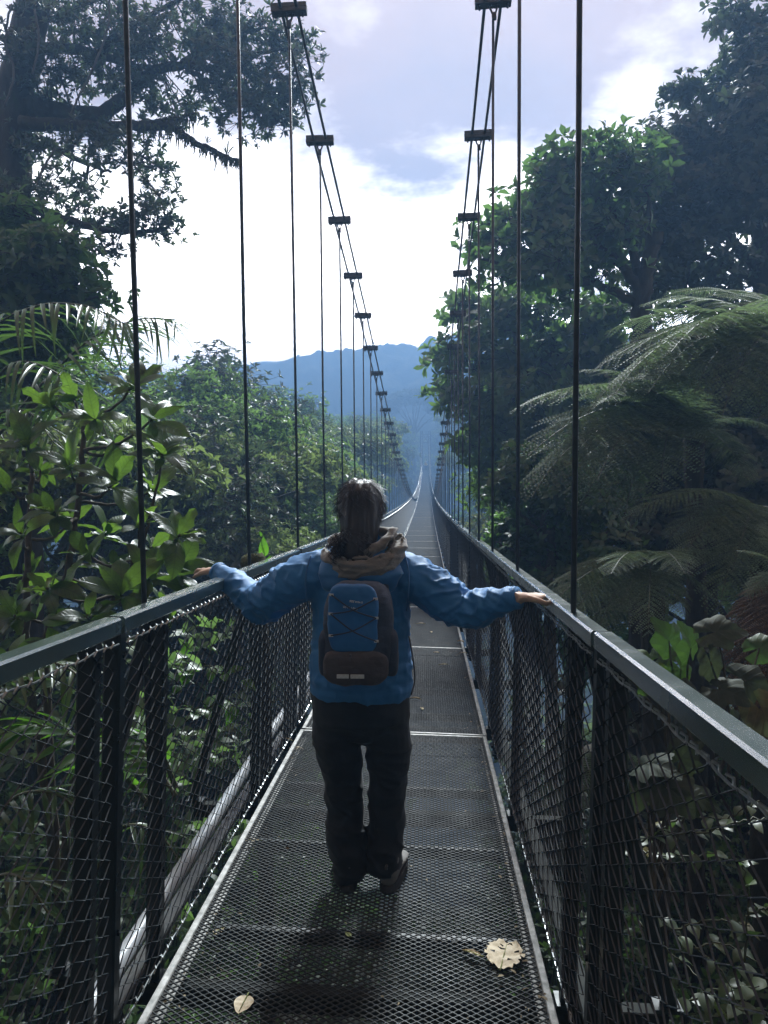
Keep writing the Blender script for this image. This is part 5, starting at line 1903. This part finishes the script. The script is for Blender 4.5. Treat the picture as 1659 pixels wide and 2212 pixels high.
# shoes
for x0, yy, ang, nm in ((WC - .052, 2.965, 12, 'L'), (WC + .112, 2.965, -9, 'R')):
    Rm = Matrix.Translation(Vector((x0, yy, FEET)) - ROOT) @ Matrix.Rotation(rad(ang), 4, 'Z')
    u = MB()
    for y, w, zt in [(0, 0, 0)][:0]:
        pass
    secs = [(-.035, .026, .03, .075), (-.028, .037, .03, .092), (.0, .041, .03, .105), (.05, .042, .03, .110), (.10, .044, .03, .088), (.15, .049, .03, .072), (.20, .046, .03, .060), (.232, .030, .03, .046)]
    u.loft([(Vector((0, y, (a + b) / 2)), ex * w, ez * (b - a) / 2) for y, w, a, b in secs], 18)
    u.tube([Vector((0, .0, .07)), Vector((0, .005, .14))], [.042, .044], 16)
    sh = remesh('shoe', u, .005, M['shoeup'], woman, 2)
    sh.matrix_local = Rm
    so = MB()
    n = 28
    V = []
    for z, g in ((0.0, 1.0), (.012, 1.04), (.034, 1.0)):
        for i in range(n):
            a = 2 * PI * i / n
            y = .1 + math.sin(a) * .145
            w = .050 * (abs(math.cos(a)) ** .7) * (1.0 if y > .1 else .90) * g
            V.append((math.copysign(w, math.cos(a)), .1 + math.sin(a) * .145 * g, z))
    F = [(k * n + i, k * n + (i + 1) % n, (k + 1) * n + (i + 1) % n, (k + 1) * n + i) for k in (0, 1) for i in range(n)] + [tuple(range(n - 1, -1, -1)), tuple(2 * n + i for i in range(n))]
    so.add(V, F)
    so.build('sole', M['sole'], sh, False)
    lp = MB()
    lp.tube([(0, -.036, .10), (0, -.052, .112), (0, -.040, .122)], .006, 6)
    lp.build('heel_loop', M['webbing'], sh, True)

# hair: drawn back over the skull into a low tail, with loose curls
hq = MB()
hr = []
for z, rx, fy, by in ((-.075, .062, -.02, .100), (-.04, .080, .00, .114), (0, .086, .03, .118), (.04, .087, .070, .116), (.078, .078, .082, .104), (.106, .058, .062, .078), (.124, .030, .03, .04)):
    hr.append((HC + Vector((0, (fy - by) / 2, z)), ex * rx, ey * ((fy + by) / 2)))
hq.loft(hr, 28)
hq.tube(bez([HC + Vector((.0, -.030, .035)), HC + Vector((.002, -.058, -.04)), HC + Vector((-.002, -.080, -.10)), HC + Vector((-.010, -.108, -.15)), HC + Vector((-.016, -.128, -.185)), HC + Vector((-.018, -.142, -.215))], 6),
        list(np.interp(np.linspace(0, 1, 31), [0, .2, .4, .6, .8, 1], [.086, .082, .074, .064, .048, .012])), 20)
ho_ = remesh('hair', hq, .005, M['hair'], woman, 2,
             lambda p: (noise.noise((p.x * 70, p.y * 16, p.z * 9)) * .005 + noise.noise((p.x * 22, p.y * 10, p.z * 7)) * .006))
rh = random.Random(12)
q = MB()
for i in range(1500):
    a, b = rh.uniform(-2.2, 2.2) - PI / 2, rh.uniform(-.55, 1.4)
    p = HC + Vector((math.cos(a) * math.cos(b) * .086, math.sin(a) * math.cos(b) * .112 - .006, .005 + math.sin(b) * .115))
    d = (p - HC).normalized()
    t = Vector((rh.uniform(-1, 1), -.6, -rh.uniform(.2, 1.2)))
    t = (t - d * t.dot(d)).normalized()
    L = rh.uniform(.03, .07)
    lift = rh.uniform(.000, .003) if rh.random() < .93 else rh.uniform(.004, .010)
    q.tube([p, p + t * L * .5 + d * lift, p + t * L + d * lift * rh.uniform(.3, 1.6)], [.0009, .0008, .0004], 3, False)
for i in range(420):                          # the curly tail
    t = rh.uniform(0, 1)
    c = HC + Vector((-.012 + rh.uniform(-.06, .055), -.118 + rh.uniform(-.045, .03), -.06 - .17 * t))
    if rh.random() < .3:
        c.x = HC.x + rh.uniform(-.105, -.05)
        c.z = HC.z + rh.uniform(-.16, -.085)
    r0, tw = rh.uniform(.005, .014), rh.uniform(0, 6.28)
    pts = [c + Vector((math.cos(tw + j * .9) * r0, math.sin(tw + j * .9) * r0 * .7 - .004, -j * .006)) for j in range(9)]
    q.tube(pts, [.0013] * 8 + [.0005], 3, False)
st = q.build('hair_strands', M['hair'], woman)
st['kind'] = 'stuff'

# backpack: worn, and a thing of its own
BPK = wp(WC + .012, 2.83, FEET + 1.08)
pack = empty('backpack', BPK + ROOT)
tag(pack, 'small blue and dark backpack with a pale reflective strip on the person in blue', 'backpack')


def soft_box(name, c, size, mat, parent, e=.30, voxel=.006, n=24, dsp=.004, wl_=18):
    """a stuffed bag: superellipsoid with dents"""
    q = MB()
    V, F = [], []
    m = 14
    for i in range(m + 1):
        ph = -PI / 2 + PI * i / m
        for j in range(n):
            th = 2 * PI * j / n
            f = lambda w, p: math.copysign(abs(w) ** p, w)
            V.append((c[0] + f(math.cos(ph), e) * f(math.cos(th), e) * size[0] / 2, c[1] + f(math.cos(ph), e) * f(math.sin(th), e) * size[1] / 2, c[2] + f(math.sin(ph), e) * size[2] / 2))
    for i in range(m):
        for j in range(n):
            F.append((i * n + j, i * n + (j + 1) % n, (i + 1) * n + (j + 1) % n, (i + 1) * n + j))
    q.add(V, F)
    return remesh(name, q, voxel, mat, parent, 3, lambda p: noise.noise(p * wl_) * dsp + noise.noise(p * 50) * dsp * .3)


soft_box('main_compartment', (.004, .0, .0), (.265, .15, .375), M['packdark'], pack, .6, .006, 24, .007, 12)
soft_box('front_panel', (-.012, -.062, .058), (.185, .05, .255), M['packblue'], pack, .45, .005, 24, .006, 14)
soft_box('lower_pocket', (-.004, -.055, -.122), (.245, .085, .135), M['packbrown'], pack, .6, .005, 24, .007, 14)
for s in (-1, 1):
    soft_box('side_pocket', (s * .124, .005, -.085), (.05, .10, .17), M['packdark'], pack, .5, .006)
    q = MB()
    q.tube(bez([Vector((s * .085, .06, .10)), Vector((s * .10, .088, .175)), Vector((s * .12, .125, .225)), Vector((s * .135, .20, .25)), Vector((s * .14, .27, .19))], 6), .020, 8)
    q.build('shoulder_strap', M['packdark'], pack, True)
# criss-cross bungee over the blue panel, held by small loops
lp = [(-.088, .150), (.072, .135), (-.092, .08), (.074, .065), (-.092, .0), (.074, -.02)]
q = MB()
yb = -.1005
for a, b in ((0, 3), (1, 2), (2, 5), (3, 4)):
    p0, p1 = Vector((lp[a][0], yb + .012, lp[a][1])), Vector((lp[b][0], yb + .012, lp[b][1]))
    q.tube(bez([p0, (p0 + p1) / 2 + Vector((0, -.008, -.012)), p1], 6), .0028, 6)
q.build('bungee_cord', M['packdark'], pack, True)
for x, z in lp:
    q = MB()
    q.box((x, yb + .015, z), (.016, .006, .008))
    q.build('cord_loop', M['reflect'], pack)
for x, w in ((-.048, .044), (.005, .050)):
    q = MB()
    q.bevbox((x, -.1075, -.146 + .05 * abs(x + .02)), (w, .003, .0145), .001)
    q.build('reflective_strip', M['reflect'], pack)
q = MB()
q.box((-.02, -.102, -.070), (.006, .006, .012))
q.tube([(-.02, -.106, -.075), (-.022, -.108, -.088)], .002, 6)
q.build('zip_pull', M['webbing'], pack)
# two short lines of pale, worn stitching across the top of the blue panel
rt = random.Random(3)
for (x0, x1, z0, sl_, hgt) in ((-.020, .022, .128, -.12, .008), (-.044, .010, .108, -.18, .008)):
    q = MB()
    x = x0
    while x < x1:
        z = z0 + (x - x0) * sl_
        w = rt.uniform(.0035, .0055)
        yy = -.0935
        q.box((x, yy, z), (.0014, .004, hgt * rt.uniform(.7, 1)))
        if rt.random() < .75:
            q.box((x + w * .45, yy, z + rt.choice((-.4, 0, .4)) * hgt), (w * .7, .004, .0014))
        if rt.random() < .55:
            q.box((x + w * .8, yy, z), (.0013, .004, hgt * rt.uniform(.5, .9)))
        x += w + .0022
    q.build('stitched_lettering', M['webbing'] if False else M['reflect'], pack)

# ------------------------------------------------------------------ the distant walker
fy = 139.0
FP = Vector((-.18, fy, dz(fy) + .01))
fpn = empty('person', FP)
tag(fpn, 'tiny distant person in a yellow top near the far end of the bridge', 'person')
M['yellow'] = fabric('yellow_top', (.55, .38, .05), (.7, .5, .08), .8)
q = MB()
q.tube([(0, 0, 1.40), (0, 0, 1.5)], [.05, .05], 10)
q.loft([(Vector((0, 0, 1.48)), ex * .05, ey * .06), (Vector((0, 0, 1.56)), ex * .075, ey * .09), (Vector((0, 0, 1.64)), ex * .075, ey * .09), (Vector((0, 0, 1.71)), ex * .03, ey * .04)], 12)
q.loft([(Vector((0, 0, .8)), ex * .15, ey * .1), (Vector((0, 0, 1.1)), ex * .14, ey * .1), (Vector((0, 0, 1.38)), ex * .17, ey * .1)], 12)
for s in (-1, 1):
    limb_rings(q, [Vector((s * .16, 0, 1.36)), Vector((s * .24, 0, 1.1)), Vector((s * .22, .1, .86))], [.05, .04, .03], 8)
    limb_rings(q, [Vector((s * .08, 0, .85)), Vector((s * .09, s * .05, .45)), Vector((s * .09, s * .12, .04))], [.08, .06, .045], 8)
remesh('body', q, .02, M['skin'], fpn, 1)
q = MB()
q.loft([(Vector((0, 0, .85)), ex * .18, ey * .13), (Vector((0, 0, 1.1)), ex * .17, ey * .13), (Vector((0, 0, 1.38)), ex * .20, ey * .12), (Vector((0, 0, 1.44)), ex * .10, ey * .08)], 12)
for s in (-1, 1):
    limb_rings(q, [Vector((s * .16, 0, 1.36)), Vector((s * .25, 0, 1.1)), Vector((s * .23, .1, .92))], [.065, .055, .045], 8)
remesh('top', q, .025, M['yellow'], fpn, 1)
q = MB()
for s in (-1, 1):
    limb_rings(q, [Vector((s * .08, 0, .9)), Vector((s * .09, s * .05, .45)), Vector((s * .09, s * .12, .08))], [.11, .085, .07], 8)
remesh('trousers', q, .025, M['pants'], fpn, 1)

# ------------------------------------------------------------------ fallen leaves on the walkway
lr = np.random.default_rng(77)
nb = 420
by = 1.9 + 16 * lr.random(nb) ** 1.6
side_ = np.where(lr.random(nb) < .68, -1, 1)
bx = CX + side_ * (.60 - np.abs(lr.normal(0, .05, nb)))
mid_ = lr.random(nb) < .16
bx[mid_] = CX + lr.uniform(-.55, .55, mid_.sum())
bz = dz(by) + .006 + lr.uniform(0, .004, nb)
az_ = lr.uniform(0, 6.28, nb)
V_, F_ = scatter(LEAF4, np.stack([bx, by, bz], -1), np.stack([np.cos(az_), np.sin(az_), lr.uniform(-.1, .25, nb)], -1), np.stack([lr.normal(0, .35, nb), lr.normal(0, .35, nb), np.ones(nb)], -1),
                 lr.uniform(.008, .030, nb), lr.uniform(.003, .014, nb))
litter_args = (V_, F_)

M['dryleaf'] = NT('dry_leaf')
_t = M['dryleaf']
_c = _t.ramp(_t.noise(30, 6, .65), [(.3, (.34, .27, .16)), (.5, (.52, .44, .30)), (.72, (.62, .55, .42))])
_t.color(_c)
_t.set(Roughness=.7)
_t.bump(_t.noise(60, 5), .4, .003)
M['dryleaf'] = _t.m
M['greenleaf'] = simple('old_green_leaf', [(.3, (.10, .13, .03)), (.7, (.22, .24, .07))], 30, .7)


tag(link('leaf_litter', mesh_np('leaf_litter', litter_args[0], litter_args[1], [simple('brown_litter', [(.3, (.07, .05, .025)), (.6, (.20, .16, .09)), (.8, (.10, .12, .03))], 40, .8)])), kind='stuff')


def floor_pt(x, y):
    """where a line of sight meets the walkway"""
    Y = 2.0
    for _ in range(40):
        p = at(x, y, Y)
        Y += (p.z - dz(Y)) * (Y / max(.2, CAM.z - dz(Y)))
    p = at(x, y, Y)
    return Vector((p.x, p.y, dz(p.y)))


def fallen(label, x, y, L, Wd, rz, prof=ovat, seed=0, mat='dryleaf', veins=0, curl=.10, lift=.005, tilt=0.0):
    r = random.Random(seed)
    n, cols = 17, 9
    V, F = [], []
    for i in range(n):
        t = i / (n - 1)
        w = prof(t) * Wd / 2
        for j in range(cols):
            c = -1 + 2 * j / (cols - 1)
            rag = 1 + (r.uniform(-.16, .10) if abs(c) == 1 and prof is not heart else 0)
            z = L * curl * (abs(c) ** 1.5 * .55 + .45 * math.sin(t * PI)) + noise.noise((c * 2 + seed, t * 5, seed)) * L * .05
            if veins:
                z += .0045 * math.cos((t - abs(c) * .22) * veins * 2 * PI) * (.3 + abs(c)) * (1 - t * .3)
            V.append((c * w * rag, L * (t - .5) + (abs(c) * .10 * L if veins else 0), z))
    for i in range(n - 1):
        for j in range(cols - 1):
            if veins and r.random() < .03 and 0 < j < cols - 2:
                continue
            F.append((i * cols + j, i * cols + j + 1, (i + 1) * cols + j + 1, (i + 1) * cols + j))
    me = mesh_np('fallen_leaf', V, np.array(F), [M[mat]], True)
    p = floor_pt(x, y)
    o = link('fallen_leaf', me)
    o.location = p + Vector((0, 0, lift))
    o.rotation_euler = (rad(tilt) - .05, rad(tilt * .6), rad(rz))
    tag(o, label, 'leaf')
    q = MB()
    q.tube([(0, -L * .62, .004), (0, -L * .5, .003), (0, 0, L * curl * .45 + .003), (0, L * .45, .004)], [.0022, .0022, .0016, .0006], 5)
    q.build('midrib', M['greenleaf'], o, True)
    return o


def heart(t):
    return max(.04, (math.sin(PI * min(1, t * .98 + .02)) ** .55) * (1.15 - .55 * t))


def wide(t):
    return max(.10, math.sin(PI * min(1, .10 + t * .86)) ** .55)


fallen('largest fallen leaf, pale, ragged and ribbed, on the walkway at the lower right', 1089, 2067, .150, .130, -14, wide, 1, veins=7, curl=.06)
fallen('small curled pale leaf lying just left of the large ribbed leaf', 1019, 2064, .070, .022, 62, ovat, 2, curl=.16)
fallen('small pale heart-shaped leaf at the bottom of the walkway, left of the middle', 525, 2180, .075, .066, 172, heart, 3, curl=.06, lift=.014)
fallen('small pale oval leaf near the left walkway edge, below the feet', 473, 2015, .056, .032, -30, ovat, 4, curl=.12)
fallen('slim beige leaf at the left edge of the walkway, left of the trouser legs', 543, 1819, .082, .026, 80, ovat, 5, curl=.08)
fallen('pale leaf by the left mesh where the first walkway panel ends', 640, 1622, .10, .055, 75, ovat, 6, curl=.12)
fallen('thin leaf scrap lying on the left edge behind the pale leaf', 622, 1600, .08, .02, 50, ovat, 16, curl=.12)
fallen('tiny pale leaf right of the legs, just beyond the first panel joint', 911, 1533, .055, .024, 20, ovat, 7, curl=.2)
fallen('thin upturned leaf right of the hips, on the second panel', 897, 1512, .085, .022, 75, ovat, 8, curl=.2)
fallen('thin flat leaf right of the jacket hem on the second panel', 957, 1437, .085, .02, 88, ovat, 9, curl=.1)
fallen('small leaf in the middle of the walkway near the second joint', 942, 1411, .06, .03, 70, ovat, 10, curl=.15)
fallen('small leaf at the right edge of the walkway near the second joint', 1000, 1412, .075, .03, 80, ovat, 11, curl=.15)
fallen('curled leaf at the right edge just beyond the second joint', 995, 1388, .085, .04, 60, ovat, 12, curl=.25)
fallen('tiny leaf beyond the second joint, right of the jacket', 931, 1367, .07, .03, 15, ovat, 13, curl=.2)
fallen('pale leaf under the right forearm on the third panel', 908, 1349, .11, .035, 85, ovat, 14, curl=.15)
fallen('tiny old green leaf fallen behind the right heel of the person in blue', 752, 2022, .035, .02, 40, ovat, 15, 'greenleaf', curl=.1)
fallen('yellow-green leaf crumb at the bottom left corner of the walkway', 373, 2178, .03, .018, 100, ovat, 17, 'greenleaf', curl=.1)
for p in PROT:
    if p.get('label') == 'x':
        for ch in list(p.children):
            bpy.data.objects.remove(ch)
        bpy.data.objects.remove(p)
